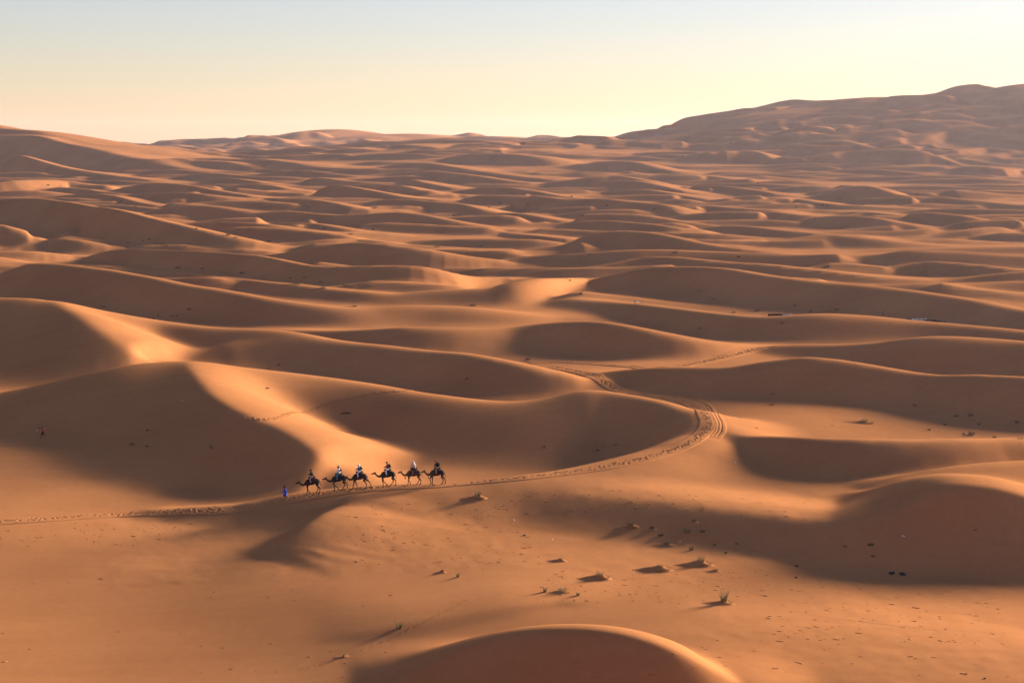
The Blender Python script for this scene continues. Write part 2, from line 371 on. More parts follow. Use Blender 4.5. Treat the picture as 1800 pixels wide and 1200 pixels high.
 dict(pts=[(1460,374,376),(1510,371,380),(1560,376,384),(1600,381,386)], S=.2, wb=42),
 dict(pts=[(1590,358,362),(1640,346,366),(1700,350,368),(1780,358,370),(1860,360,372)], S=.22, wb=50, kf=.25),
 dict(pts=[(1340,346,352),(1400,350,362),(1450,358,368),(1520,362,370),(1600,366,372)], S=.22, wb=50, kf=.25),
 dict(pts=[(1440,350,354),(1480,332,356),(1520,326,358),(1570,340,360),(1640,348,360)], S=.24, wb=55, kf=.3),
 dict(pts=[(910,366,370),(930,342,372),(960,342,374),(1000,348,374),(1050,346,376),(1100,352,380),(1160,358,382)], S=.24, wb=48, kf=.3),
 dict(pts=[(1030,332,336),(1060,320,338),(1110,318,340),(1160,328,342),(1200,338,344)], S=.22, wb=55, kf=.25),
 dict(pts=[(920,326,328),(980,318,332),(1040,312,334),(1080,310,334),(1120,316,336)], S=.2, wb=60),
 dict(pts=[(1010,300,303),(1060,284,305),(1110,284,307),(1150,294,309),(1180,300,310)], S=.22, wb=80, kf=.3),
 dict(pts=[(1140,308,312),(1200,305,318),(1260,312,322),(1310,320,326),(1340,326,330)], S=.22, wb=70, kf=.25),
 dict(pts=[(1200,330,334),(1250,326,340),(1300,330,344),(1360,340,348)], S=.2, wb=55),
 dict(pts=[(1060,338,342),(1120,332,348),(1180,340,352),(1240,350,356)], S=.2, wb=52),
 dict(pts=[(1150,362,366),(1220,360,372),(1290,364,376),(1350,368,378)], S=.2, wb=46),
 dict(pts=[(1100,366,370),(1160,371,380),(1230,378,386),(1310,382,388)], S=.2, wb=44),
 dict(pts=[(1700,420,424),(1760,410,428),(1830,412,430)], S=.22, wb=36),
 dict(pts=[(1640,416,420),(1700,408,422),(1760,402,420)], S=.2, wb=36),
]

# dunes lying on the big hill at the right and on the far massif
SLOPE = [
 [(1382,225),(1404,211),(1442,205),(1492,205),(1553,214)], [(1426,232),(1451,217),(1483,218),(1510,224)], [(1470,235),(1489,223),(1527,221),(1560,228)],
 [(1508,251),(1540,240),(1578,240),(1610,246)], [(1423,279),(1454,270),(1502,265),(1540,267),(1590,272)], [(1565,295),(1590,286),(1619,276),(1651,271),(1690,276)],
 [(1651,276),(1682,267),(1730,260),(1777,263),(1830,268)], [(1340,281),(1375,273),(1413,276),(1450,281)], [(1340,248),(1388,236),(1423,233),(1460,240)],
 [(1345,263),(1391,254),(1435,257),(1483,256),(1520,262)], [(1175,282),(1200,276),(1250,283),(1295,290)], [(1180,270),(1225,271),(1270,265),(1310,268)],
 [(1240,280),(1275,268),(1310,264),(1360,263),(1400,268)], [(1613,206),(1650,201),(1690,204),(1720,210)], [(1667,198),(1698,189),(1746,186),(1790,190)],
 [(1740,200),(1760,188),(1780,178),(1830,166),(1900,160)], [(1572,236),(1613,224),(1641,221),(1698,227),(1740,230)], [(1600,258),(1635,239),(1667,231),(1714,231),(1760,236)],
 [(1692,246),(1724,237),(1762,240),(1800,241),(1850,246)], [(1700,222),(1740,212),(1800,205),(1860,208)], [(1440,196),(1500,190),(1560,192),(1600,196)],
 [(1530,300),(1580,306),(1640,302),(1700,306)], [(1660,300),(1700,292),(1760,296),(1820,300)], [(1300,300),(1350,294),(1420,300),(1480,304)],
 [(1290,240),(1330,228),(1370,222),(1400,226)], [(1200,258),(1250,250),(1310,246),(1350,252)],
 [(1740,284),(1780,278),(1830,282)], [(1480,288),(1530,283),(1570,288)], [(1560,262),(1600,268),(1640,260)], [(1760,316),(1800,308),(1860,312)],
]
MASSIF = [
 [(430,262),(470,252),(500,249),(540,256),(575,262)], [(500,256),(530,243),(555,240),(590,247),(615,254)], [(590,250),(640,243),(680,244),(720,249)],
 [(640,262),(690,255),(740,257),(790,263)], [(700,252),(760,247),(800,252),(840,254)], [(820,256),(860,250),(900,254),(950,258)], [(930,258),(980,252),(1020,256),(1060,260)],
 [(560,268),(620,262),(680,266)], [(350,263),(390,258),(430,262)], [(760,268),(820,262),(880,266),(930,268)], [(880,272),(950,265),(1020,268)], [(980,276),(1060,268),(1130,272)],
]
DUNES += [dict(pts=[(x, y, y + 17 - 15.5 * (i in (0, len(L) - 1))) for i, (x, y) in enumerate(L)], S=.36, wb=55, kf=.5, steep=1.0, far=True) for L in SLOPE]
DUNES += [dict(pts=[(x, y, y + 8 - 7 * (i in (0, len(L) - 1))) for i, (x, y) in enumerate(L)], S=.26, wb=110, kf=.5, steep=1.0, far=True) for L in MASSIF]
# ------------------------------------------------------------------ sand surface: rows of depth, columns of sideways slope
rows = [1.0]
while rows[-1] < 70: rows.append(rows[-1] * 1.06 + .1)
while rows[-1] < 4400:
    y = rows[-1]
    h = CAM_Z - 2 - float(far_rise(y)) * .5
    st = y * y / (FPX * h) * 1.75
    rows.append(y + min(st, 3.6 if y < 2600 else 8.0))
rows += [4600, 5000, 5600, 6400]
GY = np.array(rows, np.float32)
ucols = list(np.arange(-.385, .3851, .00115))
side = np.cumsum(.0013 * 1.09 ** np.arange(60))
side = side[side < .8]
GU = np.array([-.385 - s for s in side[::-1]] + ucols + [.385 + s for s in side], np.float32)
NR, NC = len(GY), len(GU)
YY = np.repeat(GY[:, None], NC, 1)
XX = GU[None, :] * YY

BASE = base_at(XX, YY)
BUMP = np.zeros((NR, NC), np.float32)

def add_ridge(R, k):
    m = max(R[:, 3].max(), R[:, 4].max()) + 1
    y0, y1 = R[:, 1].min() - m, R[:, 1].max() + m
    r0, r1 = np.searchsorted(GY, [y0, y1])
    if r1 - r0 < 2: return
    us = np.concatenate([(R[:, 0] - m) / np.maximum(R[:, 1] - (m if True else 0), 20), (R[:, 0] - m) / (R[:, 1] + m)])
    ue = np.concatenate([(R[:, 0] + m) / np.maximum(R[:, 1] - m, 20), (R[:, 0] + m) / (R[:, 1] + m)])
    c0, c1 = np.searchsorted(GU, [us.min(), ue.max()])
    if c1 - c0 < 2: return
    sl = (slice(r0, r1), slice(c0, c1))
    X, Y = XX[sl], YY[sl]
    near = (X > R[:, 0].min() - m) & (X < R[:, 0].max() + m)
    if not near.any(): return
    v = np.zeros(X.shape, np.float32)
    v[near] = ridge_bump(X[near], Y[near], R)
    BUMP[sl] = smax(BUMP[sl], v, k)

for d in DUNES:
    R = make_ridge(d['pts'], d['S'], d['wb'], d.get('kf', .2), d.get('kb', 0.), 3 if len(d['pts']) < 14 else 2, d.get('wf'), d.get('zs'), steep=d.get('steep', 1.5 if d['pts'][len(d['pts']) // 2][1] < 500 else 1.5))
    d['R'] = R
    if d.get('far'):
        if np.ptp(R[:, 1]) > .9 * np.ptp(R[:, 0]): continue
        R[:, 2] = np.clip(R[:, 2], .02, 9.0)
        R[:, 3] = np.maximum(R[:, 3], R[:, 2] / .5)
    if R[:, 1].min() > 400: R[:, 5] = np.maximum(R[:, 5], .45)
    add_ridge(R, 2.2 if R[:, 1].min() < 420 else 1.2)

# the rest of the sand sea: dunes nobody could trace, strewn over the plain and up the hills
rs = random.Random(11)
def random_dune(x, y, size):
    L = size * rs.uniform(.7, 1.6)
    ang = math.radians(rs.gauss(-6, 13))
    H = size * rs.uniform(.055, .095)
    n = 5
    curve = rs.uniform(-.12, .25) * L
    P = []
    for i in range(n):
        s = i / (n - 1) * 2 - 1
        lx, ly = s * L, curve * (1 - s * s) + L * .08 * math.sin(3.1 * s + x)
        wx, wy = x + lx * math.cos(ang) - ly * math.sin(ang), y + lx * math.sin(ang) + ly * math.cos(ang)
        hh = H * max(1 - s * s, .02) ** .8 * (1 + .25 * math.sin(4 * s + y))
        P.append([wx, wy, hh, max(hh / rs.uniform(.24, .33), 2.0), max(hh / .13, 4)])
    A = resample(P, 2); A[:, 2:] = np.maximum(A[:, 2:], .05)
    return np.hstack([A, np.full((len(A), 1), .35), np.zeros((len(A), 1))])
def hmax(R):
    """skip where a traced dune already stands"""
    i = np.searchsorted(GY, R[:, 1]).clip(0, NR - 1); j = np.searchsorted(GU, R[:, 0] / R[:, 1]).clip(0, NC - 1)
    return float(BUMP[i, j].max())
CREST_XY = np.vstack([R[:, :2] for R in HILL_R])
def bump_at(x, y):
    i = np.searchsorted(GY, y).clip(0, NR - 1); j = np.searchsorted(GU, x / y).clip(0, NC - 1)
    return BUMP[i, j]
def wave(s, ph, amp):
    return sum(a * np.sin(2 * math.pi * s / L_ + p_) for a, L_, p_ in zip(amp, (95.0, 170.0, 310.0), ph))
def chain(x0, y0, length, hmean, tilt, back):
    """a long wandering crest that swells and sinks"""
    n = max(8, int(length / 9))
    s = np.linspace(0, length, n)
    ph = [rs.uniform(0, 6.28) for _ in range(6)]
    off = wave(s, ph[:3], (1.0, 3.2, 8.0))
    x, y = x0 + s * math.cos(tilt) - off * math.sin(tilt), y0 + s * math.sin(tilt) + off * math.cos(tilt)
    H = hmean * np.clip(1 + wave(s, ph[3:], (.10, .22, .32)), .15, 1.6)
    H *= sstep(0, 100, s) * sstep(0, 100, length - s)
    H *= 1 - sstep(.4, 2.2, bump_at(x, y)) * (1 if y0 < 1300 else .4)
    if y0 > 1250:
        d2 = np.min((CREST_XY[None, :, 0] - x[:, None]) ** 2 + (CREST_XY[None, :, 1] - y[:, None]) ** 2, axis=1)
        H *= sstep((.015 * y0) ** 2, (.07 * y0) ** 2, d2) if x0 > 0 else sstep((.02 * y0) ** 2, (.07 * y0) ** 2, d2)
    if back == .14:
        wig = wave(s * 1.7, ph[2:5], (4.0, 8.0, 12.0)); y = y + wig
    if H.max() < .5: return
    H = np.maximum(H, .04)
    fs = rs.uniform(.36, .48)
    H = np.minimum(H, 13.0)
    A = np.stack([x, y, H, np.maximum(H / fs, 2.0), np.maximum(H / back, 4.0), np.full(n, .6), np.full(n, .1)], 1)
    add_ridge(A, .8)
y0 = 470.0
while y0 < 3500:
    gap = 27 + y0 * .010
    x0 = -.47 * y0 + rs.uniform(-120, 0)
    while x0 < .56 * y0:
        length = rs.uniform(200, 520)
        steep_hill = (x0 > 0 and y0 > 1350 or y0 > 2650) and base_at(np.array([x0 + .5 * length]), np.array([y0]))[0] > 26
        if steep_hill and rs.random() < .15:
            x0 += length * .5
            continue
        chain(x0, y0 + rs.uniform(-.8, .8) * gap, length, rs.uniform(2.2, 4.4) * (1 + y0 / 6000.0) * ((2.9 if x0 > 0 else 2.2) if steep_hill else 1), math.radians(rs.gauss(-6, 6)), .14 if steep_hill else .13)
        x0 += length * rs.uniform(.55, .95)
    y0 += gap
# dunes beyond the frame on both sides of the near ground; the one on the right shades the hollow at the right edge
for (x, y, size) in [(200,262,40),(235,330,44),(-190,250,40),(-215,330,46),(290,430,60),(-280,440,60),(180,120,36),(-170,140,40)]:
    add_ridge(random_dune(x, y, size), .8)
P = [[86,196,.5,14,14],[92,180,4.5,20,20],[99,160,7.5,22,24],[106,140,7.5,22,24],[112,122,4.5,20,20],[117,108,.5,14,14]]
P = resample(P, 3)
add_ridge(np.hstack([P, np.full((len(P), 1), .3), np.zeros((len(P), 1))]), 1.0)

def blur(A, r, c):
    for ax, n in ((0, r), (1, c)):
        for _ in range(n):
            B = A.copy()
            if ax == 0: B[1:-1] = .25 * A[:-2] + .5 * A[1:-1] + .25 * A[2:]
            else: B[:, 1:-1] = .25 * A[:, :-2] + .5 * A[:, 1:-1] + .25 * A[:, 2:]
            A = B
    return A
NEARR = int(np.searchsorted(GY, 420))
def gauss(A, sr, sc):
    for ax, s in ((0, sr), (1, sc)):
        n = int(3 * s)
        k = np.exp(-.5 * (np.arange(-n, n + 1) / s) ** 2); k /= k.sum()
        P_ = np.pad(A, [(n, n), (0, 0)] if ax == 0 else [(0, 0), (n, n)], mode='edge')
        B = np.zeros(A.shape, np.float32)
        for i, w in enumerate(k):
            B += np.float32(w) * (P_[i:i + A.shape[0]] if ax == 0 else P_[:, i:i + A.shape[1]])
        A = B
    return A
wide = gauss(BUMP[:NEARR + 40], 1.5, 3.5)
wt = (1 - sstep(380, 470, YY[:NEARR + 40]))
BUMP[:NEARR + 40] = BUMP[:NEARR + 40] * (1 - wt) + wide * wt
BUMP[NEARR + 40:] = blur(BUMP[NEARR + 40:], 1, 1)

def vnoise(X, Y, sc, seed):
    """smooth value noise of period sc metres"""
    t = np.random.default_rng(seed).random((256, 256)).astype(np.float32)
    x, y = X / sc, Y / sc
    xi, yi = np.floor(x).astype(np.int64), np.floor(y).astype(np.int64)
    fx, fy = (x - xi).astype(np.float32), (y - yi).astype(np.float32)
    fx, fy = fx * fx * (3 - 2 * fx), fy * fy * (3 - 2 * fy)
    a, b, c, d = t[xi % 256, yi % 256], t[(xi + 1) % 256, yi % 256], t[xi % 256, (yi + 1) % 256], t[(xi + 1) % 256, (yi + 1) % 256]
    return (a * (1 - fx) + b * fx) * (1 - fy) + (c * (1 - fx) + d * fx) * fy - .5
FARR = int(np.searchsorted(GY, 900))
BASE[FARR:] = blur(BASE[FARR:], 8, 4)
ZZ = BASE + BUMP
ZZ += (vnoise(XX, YY, 23., 1) * .5 + vnoise(XX, YY, 9., 2) * .12) * sstep(60, 120, YY)
ZZ += vnoise(XX, YY, 120., 5) * 3.0 * sstep(380, 900, YY)
scuff = sstep(-.05, .25, vnoise(XX, YY, 31., 11) + .6 * vnoise(XX, YY, 13., 12)) * (1 - sstep(230, 330, YY))
ZZ += scuff * (vnoise(XX, YY * .8, 2.3, 13) * .055 + vnoise(XX, YY, 1.1, 14) * .03)
ZZ = ZZ.astype(np.float32)

def ground(x, y):
    """height of the sand at a point"""
    x = np.atleast_1d(np.asarray(x, np.float64)); y = np.atleast_1d(np.asarray(y, np.float64))
    i = np.clip(np.searchsorted(GY, y) - 1, 0, NR - 2)
    fy = np.clip((y - GY[i]) / (GY[i + 1] - GY[i]), 0, 1)
    u = x / y
    j = np.clip(np.searchsorted(GU, u) - 1, 0, NC - 2)
    fu = np.clip((u - GU[j]) / (GU[j + 1] - GU[j]), 0, 1)
    return ((ZZ[i, j] * (1 - fu) + ZZ[i, j + 1] * fu) * (1 - fy) + (ZZ[i + 1, j] * (1 - fu) + ZZ[i + 1, j + 1] * fu) * fy)
def spot(px, py, skip=70.0):
    """the point of the sand seen at a picture point"""
    u, t = pix(px, py)
    Y = GY[(GY > skip) & (GY < 4500)].astype(np.float64)
    g = ground(u * Y, Y)
    z = CAM_Z - t * Y
    hit = np.nonzero(z < g)[0]
    if len(hit) == 0: return None
    i = max(hit[0], 1)
    d0, d1 = z[i - 1] - g[i - 1], z[i] - g[i]
    f = float(np.clip(d0 / (d0 - d1 + 1e-9), 0, 1))
    y = Y[i - 1] + f * (Y[i] - Y[i - 1])
    return Vector((float(u * y), float(y), float(ground(u * y, y)[0])))

def grid_mesh(name, X, Y, Z):
    nr, nc = X.shape
    me = bpy.data.meshes.new(name)
    co = np.stack([X, Y, Z], -1).reshape(-1, 3).astype(np.float32)
    me.vertices.add(nr * nc)
    me.vertices.foreach_set('co', co.ravel())
    i = (np.arange(nr - 1)[:, None] * nc + np.arange(nc - 1)[None, :]).ravel()
    q = np.stack([i, i + 1, i + nc + 1, i + nc], 1).astype(np.int32)
    me.loops.add(q.size)
    me.loops.foreach_set('vertex_index', q.ravel())
    me.polygons.add(len(q))
    me.polygons.foreach_set('loop_start', np.arange(0, q.size, 4, dtype=np.int32))
    me.polygons.foreach_set('use_smooth', np.ones(len(q), bool))
    me.update(calc_edges=True)
    return me

def mat(name, rgb, rough=.9, noise=0.0, scale=5.0):
    m = bpy.data.materials.new(name)
    m.use_nodes = True
    nt = m.node_tree
    b = nt.nodes['Principled BSDF']
    b.inputs['Base Color'].default_value = (*rgb, 1)
    b.inputs['Roughness'].default_value = rough
    b.inputs['Specular IOR Level'].default_value = .15
    if noise:
        tc = nt.nodes.new('ShaderNodeTexCoord')
        nz = nt.nodes.new('ShaderNodeTexNoise'); nz.inputs['Scale'].default_value = scale
        nz.inputs['Detail'].default_value = 4
        cr = nt.nodes.new('ShaderNodeValToRGB')
        cr.color_ramp.elements[0].color = (*[c * (1 - noise) for c in rgb], 1); cr.color_ramp.elements[0].position = .3
        cr.color_ramp.elements[1].color = (*[min(1, c * (1 + noise)) for c in rgb], 1); cr.color_ramp.elements[1].position = .7
        nt.links.new(tc.outputs['Object'], nz.inputs['Vector'])
        nt.links.new(nz.outputs['Fac'], cr.inputs['Fac'])
        nt.links.new(cr.outputs['Color'], b.inputs['Base Color'])
    return m

def sand_material():
    m = bpy.data.materials.new('sand')
    m.use_nodes = True
    nt = m.node_tree
    N, L = nt.nodes, nt.links
    b = N['Principled BSDF']
    b.inputs['Roughness'].default_value = 1.0
    b.inputs['Specular IOR Level'].default_value = .0
    geo = N.new('ShaderNodeNewGeometry')
    def noise(sc, det, vec=None):
        n = N.new('ShaderNodeTexNoise'); n.inputs['Scale'].default_value = sc; n.inputs['Detail'].default_value = det
        L.new(vec or geo.outputs['Position'], n.inputs['Vector'])
        return n.outputs['Fac']
    def ramp(fac, a, b_, p0=.35, p1=.65):
        r = N.new('ShaderNodeValToRGB')
        r.color_ramp.elements[0].position, r.color_ramp.elements[1].position = p0, p1
        r.color_ramp.elements[0].color, r.color_ramp.elements[1].color = (*a, 1), (*b_, 1)
        L.new(fac, r.inputs['Fac'])
        return r.outputs['Color']
    def mixc(a, b_, fac, mode='MULTIPLY'):
        x = N.new('ShaderNodeMix'); x.data_type = 'RGBA'; x.blend_type = mode
        x.inputs[0].default_value = fac
        L.new(a, x.inputs[6]); L.new(b_, x.inputs[7])
        return x.outputs[2]
    c = ramp(noise(.035, 3), SAND_A, SAND_B)
    c = mixc(c, ramp(noise(1.1, 6), (.95, .945, .94), (1.04, 1.04, 1.035), .3, .7), 1.0)
    c = mixc(c, ramp(noise(14.0, 3), (.93, .93, .93), (1.06, 1.06, 1.06), .3, .7), 1.0)
    mp2 = N.new('ShaderNodeMapping'); mp2.inputs['Rotation'].default_value = (0, 0, math.radians(-25)); mp2.inputs['Scale'].default_value = (.05, .4, .3)
    L.new(geo.outputs['Position'], mp2.inputs['Vector'])
    c = mixc(c, ramp(noise(1.0, 5, mp2.outputs['Vector']), (.97, .967, .965), (1.025, 1.025, 1.025), .35, .65), 1.0)
    L.new(c, b.inputs['Base Color'])
    # wind ripples and grain
    mp = N.new('ShaderNodeMapping'); mp.inputs['Rotation'].default_value = (0, 0, math.radians(18)); mp.inputs['Scale'].default_value = (1.0, .35, 1.0)
    L.new(geo.outputs['Position'], mp.inputs['Vector'])
    r1 = noise(3.2, 2, mp.outputs['Vector'])
    r2 = noise(9.0, 4)
    add = N.new('ShaderNodeMath'); add.operation = 'MULTIPLY_ADD'; add.inputs[1].default_value = .5
    L.new(r2, add.inputs[0]); L.new(r1, add.inputs[2])
    bu = N.new('ShaderNodeBump'); bu.inputs['Strength'].default_value = .4; bu.inputs['Distance'].default_value = .02
    L.new(add.outputs[0], bu.inputs['Height'])
    L.new(bu.outputs['Normal'], b.inputs['Normal'])
    return m
SAND_A, SAND_B = (.35, .135, .052), (.415, .163, .063)
SAND = sand_material()
ground_ob = bpy.data.objects.new('sand_ground', grid_mesh('sand_ground', XX, YY, ZZ))
ground_ob.data.materials.append(SAND)
ground_ob['kind'] = 'structure'
col.objects.link(ground_ob)
# the crown of the dune behind the camera
bx, by = np.meshgrid(np.linspace(-400, 400, 60), np.linspace(-400, 1.0, 40))
rr = np.sqrt(bx ** 2 + by ** 2)
bz = np.where(43.3 - .42 * np.maximum(rr - 2.5, 0) < 6, np.maximum(43.3 - .42 * np.maximum(rr - 2.5, 0), 0) ** 2 / 12, 43.3 - .42 * np.maximum(rr - 2.5, 0) - 3) - .02
back = bpy.data.objects.new('sand_slope', grid_mesh('sand_slope', bx, by, bz))
back.data.materials.append(SAND)
back['kind'] = 'structure'
col.objects.link(back)
# ------------------------------------------------------------------ things: helpers
def tag(o, label, cat, group=None):
    o['label'] = label
    o['category'] = cat
    if group: o['group'] = group
    return o
def empty(name, loc, rz=0.0, label=None, cat=None, group=None):
    o = bpy.data.objects.new(name, None)
    o.empty_display_size = .2
    o.location = loc
    o.rotation_euler = (0, 0, rz)
    col.objects.link(o)
    if label: tag(o, label, cat, group)
    return o
def link(name, me, m, parent=None, loc=None):
    o = bpy.data.objects.new(name, me)
    if m and not me.materials: me.materials.append(m)
    if loc is not None: o.location = loc
    col.objects.link(o)
    if parent: o.parent = parent
    return o
def copy_tree(root, loc, rz, label, group=None):
    r = root.copy(); col.objects.link(r)
    r.location = loc; r.rotation_euler = (0, 0, rz)
    r['label'] = label
    if group: r['group'] = group
    for ch in root.children:
        c = ch.copy(); col.objects.link(c); c.parent = r
        for g in ch.children:
            q = g.copy(); col.objects.link(q); q.parent = c
    return r
def V(*a): return Vector(a)

_SPH = None
def blob(bm, p, r, sc=(1, 1, 1), rot=None, sub=2):
    ret = bmesh.ops.create_icosphere(bm, subdivisions=sub, radius=1.0)
    M = Matrix.Translation(p) @ (rot or Matrix.Identity(4)) @ Matrix.Diagonal((r * sc[0], r * sc[1], r * sc[2], 1))
    bmesh.ops.transform(bm, matrix=M, verts=ret['verts'])
def limb(bm, pts, rs_):
    """a run of tapering capsules through the points"""
    for (a, ra), (b, rb) in zip(zip(pts, rs_), zip(pts[1:], rs_[1:])):
        a, b = Vector(a), Vector(b)
        d = b - a
        L = d.length
        n = max(1, int(L / (min(ra, rb) * 1.2)))
        ret = bmesh.ops.create_cone(bm, cap_ends=True, segments=12, radius1=ra, radius2=rb, depth=L)
        M = Matrix.Translation((a + b) / 2) @ d.to_track_quat('Z', 'Y').to_matrix().to_4x4()
        bmesh.ops.transform(bm, matrix=M, verts=ret['verts'])
    for p, r in zip(pts, rs_):
        blob(bm, Vector(p), r)
def skin(name, bm, voxel, smooth=4):
    """one continuous surface round all the overlapping shapes"""
    me = bpy.data.meshes.new(name + '_raw'); bm.to_mesh(me); bm.free()
    o = bpy.data.objects.new(name + '_raw', me); col.objects.link(o)
    md = o.modifiers.new('r', 'REMESH'); md.mode = 'VOXEL'; md.voxel_size = voxel
    sm = o.modifiers.new('s', 'SMOOTH'); sm.iterations = smooth; sm.factor = .5
    dg = bpy.context.evaluated_depsgraph_get(); dg.update()
    ev = o.evaluated_get(dg)
    out = bpy.data.meshes.new_from_object(ev)
    out.name = name
    bpy.data.objects.remove(o); bpy.data.meshes.remove(me)
    out.materials.clear()
    out.polygons.foreach_set('use_smooth', np.ones(len(out.polygons), bool))
    return out
def box(bm, c, s, rot=None, bevel=0.0):
    ret = bmesh.ops.create_cube(bm, size=1.0)
    M = Matrix.Translation(c) @ (rot or Matrix.Identity(4)) @ Matrix.Diagonal((*s, 1))
    bmesh.ops.transform(bm, matrix=M, verts=ret['verts'])
    if bevel:
        es = list({e for v in ret['verts'] for e in v.link_edges})
        bmesh.ops.bevel(bm, geom=es, offset=bevel, segments=2, affect='EDGES')
def done(name, bm, smooth=True):
    me = bpy.data.meshes.new(name); bm.to_mesh(me); bm.free()
    if smooth: me.polygons.foreach_set('use_smooth', np.ones(len(me.polygons), bool))
    return me
def rope_mesh(name, a, b, sag, r=.012, n=10):
    bm = bmesh.new()
    pts = [a.lerp(b, i / n) - V(0, 0, sag * 4 * (i / n) * (1 - i / n)) for i in range(n + 1)]
    rings = []
    for i, p in enumerate(pts):
        t = (pts[min(i + 1, n)] - pts[max(i - 1, 0)]).normalized()
        q = t.to_track_quat('Z', 'Y')
        rings.append([bm.verts.new(p + q @ V(r * math.cos(k * math.pi / 3), r * math.sin(k * math.pi / 3), 0)) for k in range(6)])
    for i in range(n):
        for k in range(6):
            bm.faces.new((rings[i][k], rings[i][(k + 1) % 6], rings[i + 1][(k + 1) % 6], rings[i + 1][k]))
    return done(name, bm)
# ------------------------------------------------------------------ trodden trails: strips of churned sand with real hollows
def pix_path(P, ymin=0, ymax=1e9, smooth=6):
    out = []
    for a, b in zip(P, P[1:]):
        for k in range(8):
            x, y = a[0] + (b[0] - a[0]) * k / 8, a[1] + (b[1] - a[1]) * k / 8
            for up in range(0, 40):
                s = spot(x, y + up * .5)
                if s and ymin < s.y < ymax:
                    out.append((s.x, s.y)); break
    Q = np.array(out)
    for _ in range(smooth):
        Q[1:-1] = .25 * Q[:-2] + .5 * Q[1:-1] + .25 * Q[2:]
    return Q
def trail(name, Q, half, cell, per_m, spread, rad, depth, seed, grooves=(), lift=.03, rise=.75, prints=0):
    d = np.concatenate([[0], np.cumsum(np.hypot(*np.diff(Q, axis=0).T))])
    n = int(d[-1] / cell)
    s = np.linspace(0, d[-1], n)
    cx, cy = np.interp(s, d, Q[:, 0]), np.interp(s, d, Q[:, 1])
    k = max(3, int(1.2 / cell))
    ker = np.ones(k) / k
    cx = np.convolve(np.pad(cx, k, mode='edge'), ker, 'same')[k:-k]; cy = np.convolve(np.pad(cy, k, mode='edge'), ker, 'same')[k:-k]
    tx, ty = np.gradient(cx), np.gradient(cy)
    L = np.hypot(tx, ty) + 1e-9; tx /= L; ty /= L
    w = np.arange(-half, half + cell * .5, cell)
    X = cx[:, None] - ty[:, None] * w[None]
    Y = cy[:, None] + tx[:, None] * w[None]
    G = ground(X.ravel(), Y.ravel()).reshape(X.shape)
    D = np.zeros_like(X)
    r = np.random.default_rng(seed)
    for _ in range(int(d[-1] * per_m)):
        i0 = r.integers(2, n - 2); off = r.normal(0, spread)
        if abs(off) > half - rad * 1.6: continue
        m = int(rad * 2.4 / cell) + 1
        a, b = max(i0 - m, 0), min(i0 + m + 1, n)
        rr = rad * r.uniform(.75, 1.25)
        ds = (s[a:b] - s[i0])[:, None]; dl = (w - off)[None]
        q = np.sqrt((ds / (rr * 1.25)) ** 2 + (dl / rr) ** 2)
        dep = depth * r.uniform(.5, 1.2)
        D[a:b] += dep * (-np.exp(-q ** 4) + .45 * np.exp(-((q - 1.35) / .28) ** 2))
    D = np.clip(D, -depth * 1.4, depth * .9)
    for g, gw, gd in grooves:
        D += gd * (-np.exp(-((w[None] - g) / gw) ** 4) + .5 * np.exp(-((np.abs(w[None] - g) - gw * 1.5) / (gw * .5)) ** 2))
    if prints:
        P = np.full_like(X, -.03)
        k_ = 0
        while k_ < d[-1] / prints:
            sc, off = (k_ + .3 * r.random()) * prints + .2, spread * (1 if k_ % 2 else -1) + r.normal(0, spread * .3)
            k_ += 1
            q = np.sqrt(((s - sc)[:, None] / (rad * 1.5)) ** 2 + ((w - off)[None] / rad) ** 2)
            P = np.maximum(P, np.where(q < 2.3, -.03 + .034 * np.exp(-(q / 1.9) ** 6) + depth * np.exp(-((q - 1.35) / .32) ** 2), -.03))
        o = link(name, grid_mesh(name, X, Y, G + P), SAND)
        o['kind'] = 'structure'
        return o, Q
    edge = sstep(0, .35, half - np.abs(w))[None] * np.minimum(sstep(0, 1.5, s), sstep(0, 1.5, d[-1] - s))[:, None]
    Z = G - .04 + (lift + .04) * sstep(0, .12, edge) + edge * (np.maximum(D, -(depth * rise + lift - .004)) + depth * rise)
    o = link(name, grid_mesh(name, X, Y, Z), SAND)
    o['kind'] = 'structure'
    return o, Q
CARAVAN = [(-120,926),(-60,922),(0,917),(100,911),(200,904),(300,899),(400,896),(450,889),(500,878),(560,869),(620,861),(700,855),(780,852),(860,845),(940,837),(1000,830),(1060,821),(1110,811),(1150,801),(1190,788),(1222,772),(1242,754),(1246,738),(1232,719),(1205,705),(1170,696),(1130,692)]
o, TRAIL_Q = trail('sand_trail', pix_path(CARAVAN, 120, 245), 1.45, .115, 6.0, .36, .16, .065, 3, grooves=[(-.85, .09, .022), (-1.1, .08, .018)])
o2, _ = trail('sand_trail', pix_path([(1130,691),(1100,689),(1080,683),(1065,673),(1045,661),(1030,656),(1000,650),(960,644)], 200, 330), 1.7, .16, 7, .5, .2, .09, 4)
o3, _ = trail('sand_trail', pix_path([(925,638),(975,635),(1040,639),(1100,644),(1170,646),(1220,640),(1270,629),(1310,618),(1345,610),(1380,607)], 220, 420), 1.6, .18, 4.5, .42, .24, .1, 5)
o4, _ = trail('footprints', pix_path([(330,748),(365,741),(400,737),(440,736),(480,738),(530,722),(600,702),(650,692),(690,688),(730,686)], 190, 260), .7, .075, 2.2, .2, .19, .075, 6, prints=.75)
o5, _ = trail('footprints', pix_path([(1390,1074),(1450,1083),(1530,1094),(1600,1101),(1660,1108)], 100, 200), .4, .05, 3.0, .07, .07, .02, 7, prints=.40)
o6, _ = trail('footprints', pix_path([(520,1178),(600,1155),(680,1125),(740,1095),(790,1070),(830,1050)], 90, 200), .4, .05, 2.4, .08, .08, .02, 8, prints=.5)
